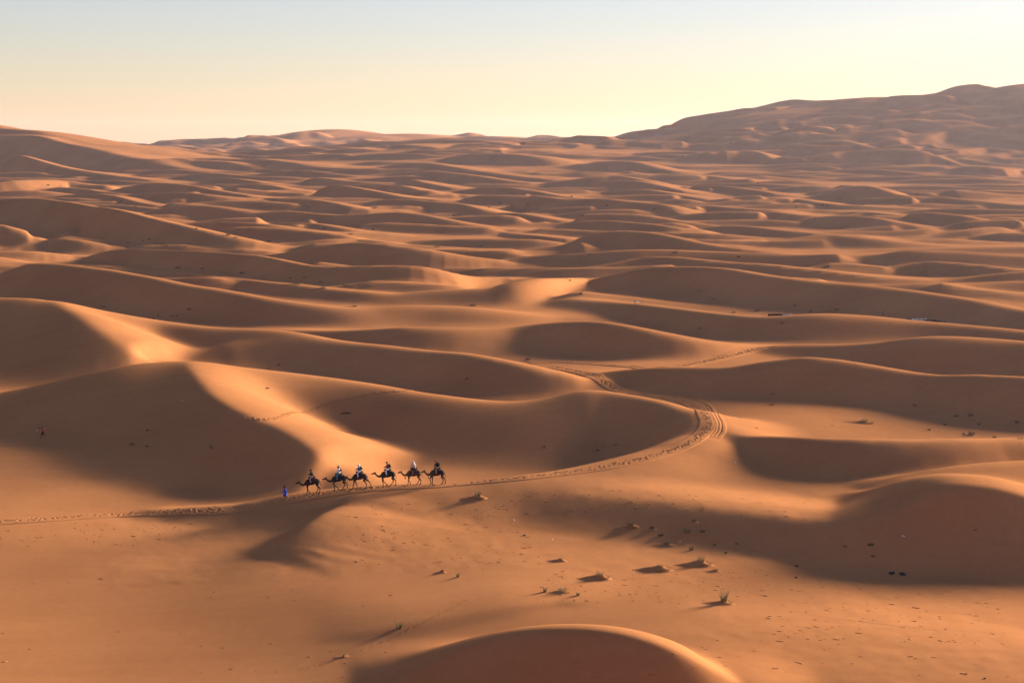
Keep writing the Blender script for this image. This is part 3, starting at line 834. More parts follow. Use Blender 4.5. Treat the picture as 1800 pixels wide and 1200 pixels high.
o7, _ = trail('tyre_track', pix_path([(1090,690),(1150,692),(1200,698),(1232,708),(1252,725),(1263,742),(1262,758),(1250,770)], 150, 245), 1.3, .1, .01, .1, .1, .06, 9, grooves=[(-.5, .11, .055), (.0, .1, .04), (.5, .11, .055)], lift=.02)
# ------------------------------------------------------------------ camels
HIDE = [mat('dark_camel_hair', (.032, .018, .011), .95, .35, 4.0), mat('brown_camel_hair', (.115, .062, .034), .95, .3, 4.0), mat('umber_camel_hair', (.05, .027, .016), .95, .35, 4.0)]
CLOTH = {}
def cloth(name, rgb):
    if name not in CLOTH: CLOTH[name] = mat(name, rgb, .95, .18, 22.0)
    return CLOTH[name]
ROPE = mat('rope', (.12, .075, .04), .9)
HORN = mat('dark_eye', (.01, .008, .006), .3)
METAL = mat('dull_metal', (.10, .08, .06), .5)

# legs: hip/shoulder, elbow/stifle, knee/hock, fetlock, toe  (x forward, z up), near the ground plane z = 0
POSES = [
 dict(fl=[(.62,1.22),(.58,.92),(.66,.52),(.74,.10),(.82,.03)], fr=[(.60,1.22),(.62,.92),(.58,.52),(.38,.16),(.40,.05)], hl=[(-.66,1.28),(-.50,.98),(-.82,.60),(-.72,.12),(-.62,.03)], hr=[(-.66,1.28),(-.46,1.0),(-.66,.60),(-.40,.12),(-.30,.03)]),
 dict(fl=[(.62,1.22),(.66,.92),(.62,.52),(.60,.10),(.68,.03)], fr=[(.62,1.22),(.62,.92),(.52,.56),(.18,.20),(.12,.08)], hl=[(-.66,1.28),(-.48,.98),(-.62,.58),(-.22,.14),(-.12,.03)], hr=[(-.68,1.28),(-.56,.98),(-.88,.60),(-.86,.12),(-.76,.03)]),
 dict(fl=[(.62,1.22),(.68,.92),(.78,.54),(.92,.12),(1.0,.03)], fr=[(.60,1.22),(.54,.92),(.44,.52),(.34,.10),(.40,.03)], hl=[(-.66,1.28),(-.46,.98),(-.70,.58),(-.66,.12),(-.56,.03)], hr=[(-.70,1.26),(-.72,.96),(-1.08,.66),(-1.24,.20),(-1.20,.05)]),
 dict(fl=[(.62,1.22),(.60,.92),(.60,.52),(.58,.10),(.66,.03)], fr=[(.62,1.22),(.72,.94),(.86,.62),(.70,.20),(.76,.08)], hl=[(-.66,1.28),(-.50,.98),(-.70,.58),(-.50,.12),(-.40,.03)], hr=[(-.68,1.28),(-.58,.98),(-.92,.60),(-.98,.12),(-.88,.03)]),
]
def camel_body(pose, lift):
    bm = bmesh.new()
    # trunk: deep chest, tucked belly, sloping rump, single hump
    blob(bm, V(.42, 0, 1.42), 1, (.40, .27, .40)); blob(bm, V(.05, 0, 1.40), 1, (.56, .33, .36)); blob(bm, V(-.38, 0, 1.46), 1, (.42, .28, .32))
    blob(bm, V(-.58, 0, 1.44), 1, (.24, .22, .28)); blob(bm, V(-.02, 0, 1.74), 1, (.36, .18, .26)); blob(bm, V(.60, 0, 1.30), 1, (.22, .19, .28))
    blob(bm, V(.50, 0, 1.06), .07)
    # neck: down from the chest, forward, then up to the head
    n = lift
    limb(bm, [(.62,0,1.42),(.86,0,1.22+n*.3),(1.10,0,1.17+n*.6),(1.32,0,1.30+n),(1.46,0,1.50+n)], [.22,.155,.125,.105,.095])
    # head: skull, long muzzle, drooping lip, jaw
    h = V(1.50, 0, 1.56 + n)
    blob(bm, h, 1, (.13, .095, .105)); limb(bm, [h + V(.02,0,0), h + V(.20,0,-.035), h + V(.35,0,-.075)], [.095,.075,.058])
    limb(bm, [h + V(.02,0,-.06), h + V(.30,0,-.125)], [.06,.04])
    blob(bm, h + V(.37, 0, -.09), 1, (.05, .055, .05)); blob(bm, h + V(.36, 0, -.135), .035)
    for s in (-1, 1):
        blob(bm, h + V(.08, s * .085, .03), .035)                                   # brow
        limb(bm, [h + V(-.07, s * .07, .08), h + V(-.11, s * .11, .15), h + V(-.12, s * .12, .18)], [.028,.026,.012])
    # legs with knees, hocks and broad pads
    for key, s in (('fl', 1), ('fr', -1), ('hl', 1), ('hr', -1)):
        P = pose[key]; y = .17 * s
        front = key[0] == 'f'
        pts = [(P[0][0], y * .9, P[0][1]), (P[1][0], y * 1.05, P[1][1]), (P[2][0], y, P[2][1]), (P[3][0], y * .95, P[3][1])]
        limb(bm, pts, [.15, .095, .058, .045] if front else [.19, .13, .058, .045])
        blob(bm, Vector(pts[2]), .068)
        t = V(P[4][0], y * .95, P[4][1])
        limb(bm, [pts[3], t], [.05, .055]); blob(bm, t + V(.0, 0, .012), 1, (.12, .085, .045))
    # tail
    limb(bm, [(-.80,0,1.50),(-.90,0,1.30),(-.93,0,1.05),(-.96,0,.86)], [.045,.032,.026,.04])
    return skin('body', bm, .024, 3)
def make_camel(pose, hide, blanket_rgb, lift, label, extras=()):
    root = empty('camel', (0, 0, 0), 0, label, 'camel', 'camels of the caravan walking in line')
    body = link('body', camel_body(POSES[pose], lift), HIDE[hide], root)
    h = V(1.50, 0, 1.56 + lift)
    for s in (-1, 1):
        bm = bmesh.new(); blob(bm, h + V(.10, s * .088, .015), .022, sub=2); link('eye', done('eye', bm), HORN, body)
    # blanket draped over the hump and flanks
    nx, ny = 15, 17
    bm = bmesh.new(); g = []
    for i in range(nx):
        x = -.55 + i / (nx - 1) * 1.08
        row = []
        for j in range(ny):
            a = (j / (ny - 1) - .5) * 2
            hump = 1.76 + .26 * math.exp(-((x + .02) / .30) ** 2) - .05 * abs(x)
            yy = .40 * math.sin(min(abs(a) * 1.75, 1.57)) * (1 if a > 0 else -1)
            drop = abs(a) ** 1.7 * (hump - 1.18 + .03 * math.sin(9 * x + 2 * a))
            row.append(bm.verts.new((x, yy + .012 * math.sin(14 * x + 5 * a), hump - drop + .03)))
        g.append(row)
    for i in range(nx - 1):
        for j in range(ny - 1): bm.faces.new((g[i][j], g[i + 1][j], g[i + 1][j + 1], g[i][j + 1]))
    bmesh.ops.solidify(bm, geom=bm.faces[:], thickness=.035)
    bl = link('saddle_blanket', done('saddle_blanket', bm), cloth('blanket_%d' % int(sum(blanket_rgb) * 1000), blanket_rgb), root)
    # padded ring saddle round the hump with its grip
    bm = bmesh.new()
    R = [(.38 * math.cos(a) - .02, .27 * math.sin(a), 1.93 + .05 * abs(math.cos(a))) for a in np.linspace(0, 2 * math.pi, 15)]
    limb(bm, R, [.085] * 15)
    sd_ = link('saddle', skin('saddle', bm, .03, 3), cloth('saddle_cloth', (.05, .025, .022)), root)
    bm = bmesh.new()
    limb(bm, [(.36, -.17, 1.98), (.37, -.17, 2.20), (.37, .17, 2.20), (.36, .17, 1.98)], [.017] * 4)
    link('grip', done('grip', bm), METAL, sd_)
    # halter
    for cx_, rr, tl in ((.20, .088, .1), (-.02, .115, .5)):
        bm = bmesh.new()
        ring = [(h.x + cx_ + .3 * tl * rr * math.cos(a), rr * math.sin(a), h.z - .04 + rr * math.cos(a)) for a in np.linspace(0, 2 * math.pi, 17)]
        limb(bm, ring, [.012] * 17)
        link('halter_strap', done('halter_strap', bm), cloth('halter_red', (.16, .03, .025)), root)
    if 'bell' in extras:
        bm = bmesh.new()
        limb(bm, [(1.02, 0, 1.08 + lift * .5), (1.02, 0, .92 + lift * .5)], [.012, .012])
        bmesh.ops.create_cone(bm, cap_ends=True, segments=14, radius1=.10, radius2=.055, depth=.15, matrix=Matrix.Translation((1.02, 0, .86 + lift * .5)))
        link('neck_bell', done('neck_bell', bm), METAL, root)
    if 'bags' in extras:
        bm = bmesh.new()
        for s in (-1, 1):
            box(bm, V(-.42, s * .42, 1.42), (.34, .13, .36), None, .05)
        link('saddle_bag', done('saddle_bag', bm), cloth('bag_cloth', (.10, .06, .05)), root)
    return root

# ------------------------------------------------------------------ people
SKIN = mat('brown_skin', (.16, .075, .045), .6, .12, 30.0)
FAIR = mat('tanned_skin', (.36, .20, .135), .6, .1, 30.0)
def hand(bm, wrist, d, side):
    """palm, four curled fingers of unequal length and a thumb from the side of the palm"""
    d = Vector(d).normalized()
    q = d.to_track_quat('X', 'Z')
    P = lambda x, y, z: Vector(wrist) + q @ V(x, y, z)
    blob(bm, P(.045, 0, 0), 1, (.052, .042, .022), q.to_matrix().to_4x4())
    for k, L in enumerate((.070, .080, .075, .058)):
        y = (-.033 + .022 * k)
        limb(bm, [P(.08, y, 0), P(.08 + L * .5, y * 1.05, -.012), P(.08 + L * .75, y * 1.05, -.045)], [.0115, .0105, .009])
    limb(bm, [P(.02, -.035 * side, -.005), P(.055, -.062 * side, -.016), P(.085, -.064 * side, -.032)], [.014, .012, .010])
def person_parts(J):
    """body mesh from the joints in J (x forward, y left, z up)"""
    bm = bmesh.new()
    limb(bm, [J['pelvis'], J['waist'], J['chest'], J['neck']], [.125, .115, .135, .06])
    for s in ('l', 'r'):
        sg = 1 if s == 'l' else -1
        limb(bm, [J['chest'] + (J['sh' + s] - J['chest']) * .3, J['sh' + s]], [.09, .062])
        limb(bm, [J['sh' + s], J['el' + s], J['wr' + s]], [.058, .042, .028])
        hand(bm, J['wr' + s], J['wr' + s] - J['el' + s], sg)
        limb(bm, [J['hip' + s], J['kn' + s], J['an' + s]], [.092, .058, .038])
        blob(bm, J['kn' + s].lerp(J['an' + s], .3) - V(.015, 0, 0), .053)
        limb(bm, [J['an' + s] - V(.03, 0, .03), J['toe' + s] - (J['toe' + s] - J['an' + s]) * .25, J['toe' + s]], [.042, .042, .030])
    n, hd = J['neck'], J['head']
    limb(bm, [n - V(0, 0, .05), hd - V(.015, 0, .07)], [.058, .052])
    blob(bm, hd, 1, (.098, .078, .115)); blob(bm, hd + V(.02, 0, -.06), 1, (.075, .062, .065))      # skull and jaw
    limb(bm, [hd + V(.092, 0, .015), hd + V(.113, 0, -.025)], [.010, .017])                          # nose
    for s in (-1, 1):
        blob(bm, hd + V(.0, s * .08, -.01), 1, (.022, .012, .032))                                   # ears
        blob(bm, hd + V(.082, s * .032, .028), 1, (.016, .024, .010))                                # brows
    blob(bm, hd + V(.088, 0, -.058), 1, (.014, .026, .008))                                          # lips
    blob(bm, hd + V(.075, 0, -.098), .022)                                                           # chin
    return bm
def rotj(J, keys, pivot, rot):
    for k in keys: J[k] = pivot + rot @ (J[k] - pivot)
def rider_joints(lean=.15, reach=.36, look=0.0, arms='grip'):
    J = dict(pelvis=V(0,0,.08), waist=V(-.02,0,.27), chest=V(0,0,.46), neck=V(.01,0,.63), head=V(.05,0,.79),
             shl=V(0,.19,.57), shr=V(0,-.19,.57), hipl=V(.02,.11,.05), hipr=V(.02,-.11,.05),
             knl=V(.30,.40,-.16), knr=V(.30,-.40,-.16), anl=V(.20,.47,-.56), anr=V(.20,-.47,-.56), toel=V(.36,.48,-.62), toer=V(.36,-.48,-.62))
    R = Matrix.Rotation(lean, 3, 'Y')
    rotj(J, ['waist', 'chest', 'neck', 'head', 'shl', 'shr'], V(0, 0, .08), R)
    J['head'] = J['neck'] + V(.05, 0, .155)
    for s, sg in (('l', 1), ('r', -1)):
        w = V(reach, .13 * sg, .26)
        if arms == 'camera' and s == 'r': w = J['sh' + s] + V(.12, -.10, .22)
        m = (J['sh' + s] + w) / 2
        J['el' + s] = m + V(-.05, .10 * sg, -.09)
        J['wr' + s] = w
    return J
def walker_joints(stride=.30, armswing=.2, lean=.06):
    J = dict(pelvis=V(0,0,.92), waist=V(0,0,1.08), chest=V(.01,0,1.26), neck=V(.02,0,1.43), head=V(.06,0,1.585), shl=V(.01,.185,1.38), shr=V(.01,-.185,1.38),
             hipl=V(0,.095,.88), hipr=V(0,-.095,.88))
    R = Matrix.Rotation(lean, 3, 'Y')
    rotj(J, ['waist', 'chest', 'neck', 'head', 'shl', 'shr'], V(0, 0, .92), R)
    J['knl'] = V(stride * .62, .10, .50); J['anl'] = V(stride * .98, .10, .085); J['toel'] = V(stride * .98 + .19, .115, .035)
    J['knr'] = V(-stride * .28, -.10, .48); J['anr'] = V(-stride * 1.12, -.10, .13); J['toer'] = V(-stride * 1.12 + .16, -.115, .03)
    for s, sg, k in (('l', 1, -1), ('r', -1, 1)):
        J['el' + s] = J['sh' + s] + V(armswing * .35 * k - .03, .045 * sg, -.28)
        J['wr' + s] = J['el' + s] + V(armswing * k + .05, .01 * sg, -.235)
    return J
def garment(name, J, kind, m, parent, label=None):
    bm = bmesh.new()
    if kind in ('shirt', 'tunic', 'jacket', 'vest'):
        p = .03 if kind != 'jacket' else .045
        limb(bm, [J['pelvis'] + V(0, 0, .02), J['waist'], J['chest'], J['neck'] - V(0, 0, .05)], [.145 + p, .125 + p, .14 + p, .065])
        for s in ('l', 'r'):
            limb(bm, [J['chest'] + (J['sh' + s] - J['chest']) * .35, J['sh' + s]], [.10 + p, .068 + p * .5])
            limb(bm, [J['sh' + s], J['el' + s], J['el' + s].lerp(J['wr' + s], .45 if kind == 'vest' else .9)], [.066 + p * .4, .055 + p * .4, .045 + p * .4])
        if kind == 'tunic':
            k = (J['knl'] + J['knr']) / 2
            for s in ('l', 'r'): limb(bm, [J['hip' + s], J['hip' + s].lerp(J['kn' + s], .75)], [.15, .15])
            limb(bm, [J['pelvis'], J['pelvis'] - V(0, 0, .30)], [.165, .19])
    elif kind == 'shorts':
        limb(bm, [J['pelvis'] + V(0, 0, .08), J['pelvis']], [.145, .15])
        for s in ('l', 'r'): limb(bm, [J['hip' + s], J['kn' + s]], [.125, .10])
    else:
        limb(bm, [J['pelvis'] + V(0, 0, .06), J['pelvis']], [.14, .145])
        for s in ('l', 'r'): limb(bm, [J['hip' + s], J['kn' + s], J['kn' + s].lerp(J['an' + s], .9)], [.118, .085, .068])
    o = link(name, skin(name, bm, .02, 3), m, parent)
    if label: o['label'] = label
    return o
def headwear(kind, J, m, parent):
    hd = J['head']
    bm = bmesh.new()
    if kind == 'hat':
        bmesh.ops.create_cone(bm, cap_ends=True, segments=24, radius1=.20, radius2=.19, depth=.014, matrix=Matrix.Translation(hd + V(-.01, 0, .06)))
        bmesh.ops.create_cone(bm, cap_ends=True, segments=24, radius1=.11, radius2=.085, depth=.12, matrix=Matrix.Translation(hd + V(-.01, 0, .115)))
        return link('brimmed_hat', done('brimmed_hat', bm), m, parent)
    if kind == 'turban':
        for k in range(3):
            R = [hd + V(-.012 + .112 * math.cos(a), .098 * math.sin(a), .045 + .022 * k + .018 * math.sin(a + 2.1 * k)) for a in np.linspace(0, 2 * math.pi, 13)]
            limb(bm, R, [.040] * 13)
        blob(bm, hd + V(-.01, 0, .075), 1, (.105, .09, .085))
        limb(bm, [hd + V(-.09, 0, .02), hd + V(-.12, .02, -.12), J['neck'] + V(-.09, .03, -.12)], [.04, .04, .03])
        R = [J['neck'] + V(.01 + .085 * math.cos(a), .085 * math.sin(a), .04 + .012 * math.sin(3 * a)) for a in np.linspace(0, 2 * math.pi, 11)]
        limb(bm, R, [.038] * 11)
        return link('headscarf', skin('headscarf', bm, .016, 2), m, parent)
    if kind == 'scarf':
        blob(bm, hd + V(-.022, 0, .022), 1, (.108, .095, .118))
        limb(bm, [hd + V(-.08, 0, -.04), J['neck'] + V(-.08, 0, -.02), J['chest'] + V(-.16, 0, .02), J['waist'] + V(-.19, 0, .02)], [.075, .085, .07, .045])
        R = [J['neck'] + V(.01 + .08 * math.cos(a), .085 * math.sin(a), .045) for a in np.linspace(0, 2 * math.pi, 11)]
        limb(bm, R, [.036] * 11)
        return link('headscarf', skin('headscarf', bm, .016, 2), m, parent)
    blob(bm, hd + V(-.018, 0, .028), 1, (.102, .086, .108)); blob(bm, hd + V(-.06, 0, -.03), 1, (.06, .075, .08))
    return link('hair', skin('hair', bm, .014, 2), m, parent)
def backpack(J, m, parent, s=1.0):
    bm = bmesh.new()
    c = J['chest'] + V(-.24, 0, -.04)
    box(bm, c, (.20 * s, .30, .44 * s), Matrix.Rotation(.12, 4, 'Y'), .05)
    box(bm, c + V(-.12 * s, 0, -.06), (.09, .24, .22), Matrix.Rotation(.12, 4, 'Y'), .03)
    for sg in (-1, 1):
        limb(bm, [c + V(.05, .11 * sg, .2), J['sh' + ('l' if sg > 0 else 'r')] + V(.02, -.07 * sg, .075), J['chest'] + V(.165, .12 * sg, -.02), c + V(.06, .13 * sg, -.18)], [.022] * 4)
    return link('backpack', done('backpack', bm), m, parent)
def person(loc, rz, J, label, skin_m, wear, head, pack=None, group=None):
    root = empty('person', loc, rz, label, 'person', group)
    link('body', skin('body', person_parts(J), .0115, 2), skin_m, root)
    for name, kind, m in wear: garment(name, J, kind, m, root)
    if head: headwear(head[0], J, head[1], root)
    if pack: backpack(J, pack[0], root, pack[1])
    return root

black = cloth('black_cloth', (.012, .012, .014)); navy = cloth('dark_cloth', (.02, .02, .026)); pink = cloth('dusty_pink_cloth', (.30, .16, .17))
white = cloth('white_cloth', (.72, .70, .72)); teal = cloth('teal_cloth', (.03, .20, .26)); blue = cloth('blue_cloth', (.02, .16, .30)); lilac = cloth('pale_lilac_cloth', (.52, .48, .60))
maroon = cloth('maroon_cloth', (.16, .022, .018)); purple = cloth('plum_cloth', (.12, .035, .06)); rose = cloth('pale_pink_cloth', (.42, .28, .28)); tan = cloth('tan_cloth', (.22, .14, .09))
indigo = cloth('bright_blue_cloth', (.03, .045, .30)); orange = cloth('orange_red_cloth', (.30, .04, .016)); brown = cloth('brown_cloth', (.045, .03, .022))

def on_trail(px, py):
    for k in range(60):
        s = spot(px, py + k * .5)
        if s and s.y < 190: return s
def heading(p):
    i = int(np.argmin((TRAIL_Q[:, 0] - p.x) ** 2 + (TRAIL_Q[:, 1] - p.y) ** 2))
    a, b = TRAIL_Q[max(i - 6, 0)], TRAIL_Q[min(i + 6, len(TRAIL_Q) - 1)]
    return math.atan2(a[1] - b[1], a[0] - b[0])
def slope_along(p, rz, d=.9):
    a = ground(p.x + d * math.cos(rz), p.y + d * math.sin(rz))[0]; b = ground(p.x - d * math.cos(rz), p.y - d * math.sin(rz))[0]
    return (a - b) / (2 * d)

CARAVAN_SPOTS = [(551, 868), (598, 862), (634, 859), (683, 855), (728, 853), (769, 852)]
CAMEL_SPEC = [  # pose, hide, blanket, neck lift, label
 (0, 0, (.055,.02,.022), .0, 'leading black camel right behind the man in bright blue', ()),
 (1, 0, (.02,.02,.03), .05, 'black camel under the rider in white shirt and teal trousers', ()),
 (2, 2, (.045,.03,.03), .0, 'dark camel with hind leg stretched back, under the blue jacket rider', ()),
 (1, 2, (.02,.018,.02), .12, 'dark camel under the rider in maroon jacket and brimmed hat', ()),
 (0, 1, (.10,.03,.026), .08, 'light brown camel with a bell below its neck, fifth in the line', ('bell',)),
 (3, 2, (.035,.025,.03), .10, 'last camel of the line, dark, lifting its front leg', ('bell',)),
]
RIDERS = [
 dict(lean=.22, wear=[('jacket', 'jacket', black), ('trousers', 'trousers', pink)], head=('turban', black), pack=None, skin=FAIR, label='rider in black hooded jacket and dusty pink trousers on the leading camel'),
 dict(lean=.05, wear=[('shirt', 'shirt', white), ('trousers', 'trousers', teal)], head=('turban', purple), pack=(navy, .7), skin=FAIR, arms='camera', label='rider in white shirt, plum headscarf and teal trousers, one arm raised'),
 dict(lean=.12, wear=[('jacket', 'jacket', blue), ('trousers', 'trousers', lilac)], head=('turban', white), pack=(navy, .9), skin=FAIR, label='rider in blue jacket with white headscarf and pale lilac trousers'),
 dict(lean=.14, wear=[('jacket', 'jacket', maroon), ('trousers', 'trousers', white)], head=('hat', brown), pack=(black, 1.1), skin=FAIR, label='rider in maroon jacket, brimmed hat and white trousers with a black backpack'),
 dict(lean=.16, wear=[('shirt', 'shirt', rose), ('trousers', 'shorts', navy)], head=('scarf', white), pack=None, skin=FAIR, label='rider in pale pink shirt with a white scarf falling down the back'),
 dict(lean=.34, wear=[('jacket', 'jacket', black), ('trousers', 'trousers', tan)], head=('hair', navy), pack=(black, 1.1), skin=FAIR, label='rider in black jacket and tan trousers bending forward on the last camel'),
]
noses, tails = [], []
for (px, py), cs, rd in zip(CARAVAN_SPOTS, CAMEL_SPEC, RIDERS):
    p = on_trail(px, py)
    rz = heading(p)
    c = make_camel(cs[0], cs[1], cs[2], cs[3], cs[4], cs[5])
    sl = math.atan(slope_along(p, rz))
    c.location = p + V(0, 0, .05)
    c.rotation_euler = (0, -sl, rz)
    c.scale = (1.06, 1.06, 1.06)
    M = Matrix.Translation(c.location) @ Matrix.Rotation(rz, 4, 'Z') @ Matrix.Rotation(-sl, 4, 'Y') @ Matrix.Scale(1.06, 4)
    seat = M @ V(-.06, 0, 2.03)
    J = rider_joints(rd['lean'], .40, arms=rd.get('arms', 'grip'))
    person(seat, rz, J, rd['label'], rd['skin'], rd['wear'], rd['head'], rd['pack'], 'riders of the caravan')
    noses.append(M @ V(1.72, 0, 1.46 + cs[3])); tails.append(M @ V(-.50, 0, 1.86))
gp = on_trail(502, 878)
grz = heading(gp)
J = walker_joints(.34, .22, .08)
guide = person(gp + V(0, 0, .03), grz, J, 'guide in bright blue tunic and dark headscarf walking ahead of the camels', SKIN, [('tunic', 'tunic', indigo), ('trousers', 'shorts', brown)], ('turban', black), None)
GM = Matrix.Translation(guide.location) @ Matrix.Rotation(grz, 4, 'Z')
rope_mats = ROPE
r0 = link('lead_rope', rope_mesh('lead_rope', GM @ J['wrr'], noses[0], .10), ROPE)
tag(r0, 'rope from the guide in blue to the nose of the leading camel', 'rope', 'ropes joining the caravan')
names = ['second', 'third', 'fourth', 'fifth', 'last']
for i in range(5):
    r_ = link('lead_rope', rope_mesh('lead_rope', tails[i], noses[i + 1], .12), ROPE)
    tag(r_, 'rope tying the %s camel to the saddle of the one ahead' % names[i], 'rope', 'ropes joining the caravan')

# the man alone on the left dune with a carrying pole
mp = spot(76, 769)
mrz = math.radians(180)
J = walker_joints(.36, .20, .05)
J['wrr'] = J['shr'] + V(.16, -.02, .03); J['elr'] = J['shr'] + V(.12, -.10, -.22)
man = person(mp + V(0, 0, .0), mrz, J, 'man in orange red shirt and dark shorts walking alone with a pole', SKIN, [('shirt', 'vest', orange), ('shorts', 'shorts', black)], ('hair', black), None)
MM = Matrix.Translation(man.location) @ Matrix.Rotation(mrz, 4, 'Z')
sh = J['shr'] + V(.02, -.02, .085)
a, b = MM @ (sh + V(1.05, 0, -.03)), MM @ (sh + V(-.42, 0, .07))
pole = link('carrying_pole', rope_mesh('carrying_pole', a, b, .0, .018), mat('pole_wood', (.06, .035, .022), .8))
tag(pole, 'thin dark pole over the shoulder of the man in orange red', 'pole')
bm = bmesh.new(); blob(bm, a.lerp(b, .27) + V(0, 0, .02), 1, (.15, .06, .055)); blob(bm, a.lerp(b, .35) + V(0, 0, .01), 1, (.09, .06, .05))
tag(link('cloth_roll', skin('cloth_roll', bm, .014, 2), black), 'black cloth roll lying on the carrying pole in front of the man', 'cloth')
for f, drop, lab in ((.07, .16, 'upper white bundle hanging from the front of the carrying pole'), (.10, .52, 'lower white bundle hanging from the front of the carrying pole'), (.99, .03, 'white bundle at the rear end of the carrying pole')):
    q = a.lerp(b, f)
    bm = bmesh.new()
    blob(bm, q - V(0, 0, drop + .06), 1, (.075, .065, .07)); blob(bm, q - V(0, 0, drop - .02), .03); limb(bm, [q, q - V(0, 0, drop)], [.012, .014])
    tag(link('bundle', skin('bundle', bm, .014, 2), cloth('bundle_cloth', (.5, .47, .45))), lab, 'bundle', 'white bundles on the carrying pole')
# ------------------------------------------------------------------ plants, camps, stones
STRAW = mat('dry_straw_grass', (.30, .22, .10), .8, .3, 3.0)
GREENISH = mat('green_grass_blades', (.085, .10, .028), .8, .3, 3.0)
DARKBUSH = mat('dark_scrub', (.075, .062, .032), .9, .35, 3.0)
rp = random.Random(5)
def blades(n, h, spread, lean, w):
    bm = bmesh.new()
    for _ in range(n):
        a, r0 = rp.uniform(0, 6.283), spread * math.sqrt(rp.random())
        ox, oy = r0 * math.cos(a), r0 * math.sin(a) * .8
        hh = h * rp.uniform(.45, 1.0)
        la, ll = a + rp.gauss(0, .6), lean * hh * rp.uniform(.3, 1.2)
        q = rp.uniform(0, 3.14)
        wx, wy = w * math.cos(q), w * math.sin(q)
        prev = None
        for k in range(4):
            t = k / 3
            x, y, z = ox + math.cos(la) * ll * t ** 1.7, oy + math.sin(la) * ll * t ** 1.7, hh * (t - .22 * lean * t * t) - .03
            f = 1 - t * .92
            c = (bm.verts.new((x - wx * f, y - wy * f, z)), bm.verts.new((x + wx * f, y + wy * f, z)))
            if prev: bm.faces.new((prev[0], prev[1], c[1], c[0]))
            prev = c
    return done('blades', bm, False)
def twigs(h, spread, n):
    bm = bmesh.new()
    for _ in range(n):
        a = rp.uniform(0, 6.283); el = rp.uniform(.15, 1.35); L = h * rp.uniform(.5, 1.0)
        b0 = V(spread * .35 * math.cos(a), spread * .35 * math.sin(a), 0)
        d = V(math.cos(a) * math.cos(el) * spread / h, math.sin(a) * math.cos(el) * spread / h, math.sin(el)) * L
        for k in range(5):
            p = b0 + d * (.3 + .7 * k / 4)
            s = h * rp.uniform(.05, .11)
            e1 = V(rp.gauss(0, 1), rp.gauss(0, 1), rp.gauss(0, 1)).normalized() * s; e2 = V(rp.gauss(0, 1), rp.gauss(0, 1), rp.gauss(0, 1)).normalized() * s
            bm.faces.new([bm.verts.new(p - e1), bm.verts.new(p + e2), bm.verts.new(p + e1), bm.verts.new(p - e2)])
        t = h * .012
        bm.faces.new([bm.verts.new(b0 + V(t, 0, -.05)), bm.verts.new(b0 + V(-t, 0, -.05)), bm.verts.new(b0 + d)])
    return done('twigs', bm, False)
def mound_mesh(base, half_w, H, tail):
    """sand heaped round a plant, drawn out to leeward"""
    xs, ys = np.linspace(-half_w * (1.25 + tail), half_w * 1.3, 34), np.linspace(-half_w * .8, half_w * .8, 22)
    X, Y = np.meshgrid(xs, ys)
    q = np.where(X > 0, X / half_w, X / (half_w * (1 + tail)))
    r = np.sqrt(q ** 2 + (Y / (half_w * .62)) ** 2)
    n = vnoise(X + base.x * 3, Y + base.y * 3, .5, 8) * .5
    b = H * np.clip(1 - r, 0, 1) ** 1.25 * (1 + .5 * n)
    Z = ground((X + base.x).ravel(), (Y + base.y).ravel()).reshape(X.shape) - base.z + b - .035
    return grid_mesh('sand_mound', X, Y, Z)
PROTO = {}
def plant(px, py, wpx, hpx, kind, label, mound=(0, 0), group=None, name=None):
    p = spot(px, py)
    if p is None: return
    m_px = FPX / p.y
    w, h = wpx / m_px, hpx / m_px
    nm, cat = {'grass': ('grass_tuft', 'grass tuft'), 'green': ('grass_tuft', 'grass tuft'), 'bush': ('desert_shrub', 'shrub')}[kind]
    zoff = 0.0
    if mound[1]: zoff = mound[1] / m_px * .55
    root = empty(nm, p, 0, label, cat, group)
    key = (kind, round(math.log(max(w, .2) / max(h, .1)) * 1.5), rp.randint(0, 2))
    if kind == 'bush':
        if key not in PROTO: PROTO[key] = twigs(1.0, 1.0 * .5 * w / h, 70)
        o = link('foliage', PROTO[key], DARKBUSH, root)
    else:
        if key not in PROTO: PROTO[key] = blades(110 if kind == 'grass' else 90, 1.0, .32 * w / h, .42, .013 + .006 * (hpx < 12))
        o = link('blades', PROTO[key], STRAW if kind == 'grass' else GREENISH, root)
    k = .85 if kind == 'bush' else 1.1
    o.scale = (h * k, h * k, h * k)
    o.rotation_euler = (0, 0, rp.uniform(0, 6.28))
    o.location = (0, 0, zoff)
    if mound[0]:
        if mound[0] >= 40:  # dark stems: grass debris, also added to imitate shade on the mound's near side
            s = mound[1] / m_px
            if 'stems' not in PROTO: PROTO['stems'] = blades(230, 1.0, 1.0, 1.3, .022)
            q = link('shading_stems', PROTO['stems'], DARKBUSH, root, V(0, -mound[0] / m_px * .04, s * .12))
            q.scale = (mound[0] / m_px * .30, mound[0] / m_px * .20, s * .8)
        link('sand_mound', mound_mesh(p, mound[0] / m_px / 2, mound[1] / m_px, .9), SAND, root)
    return root

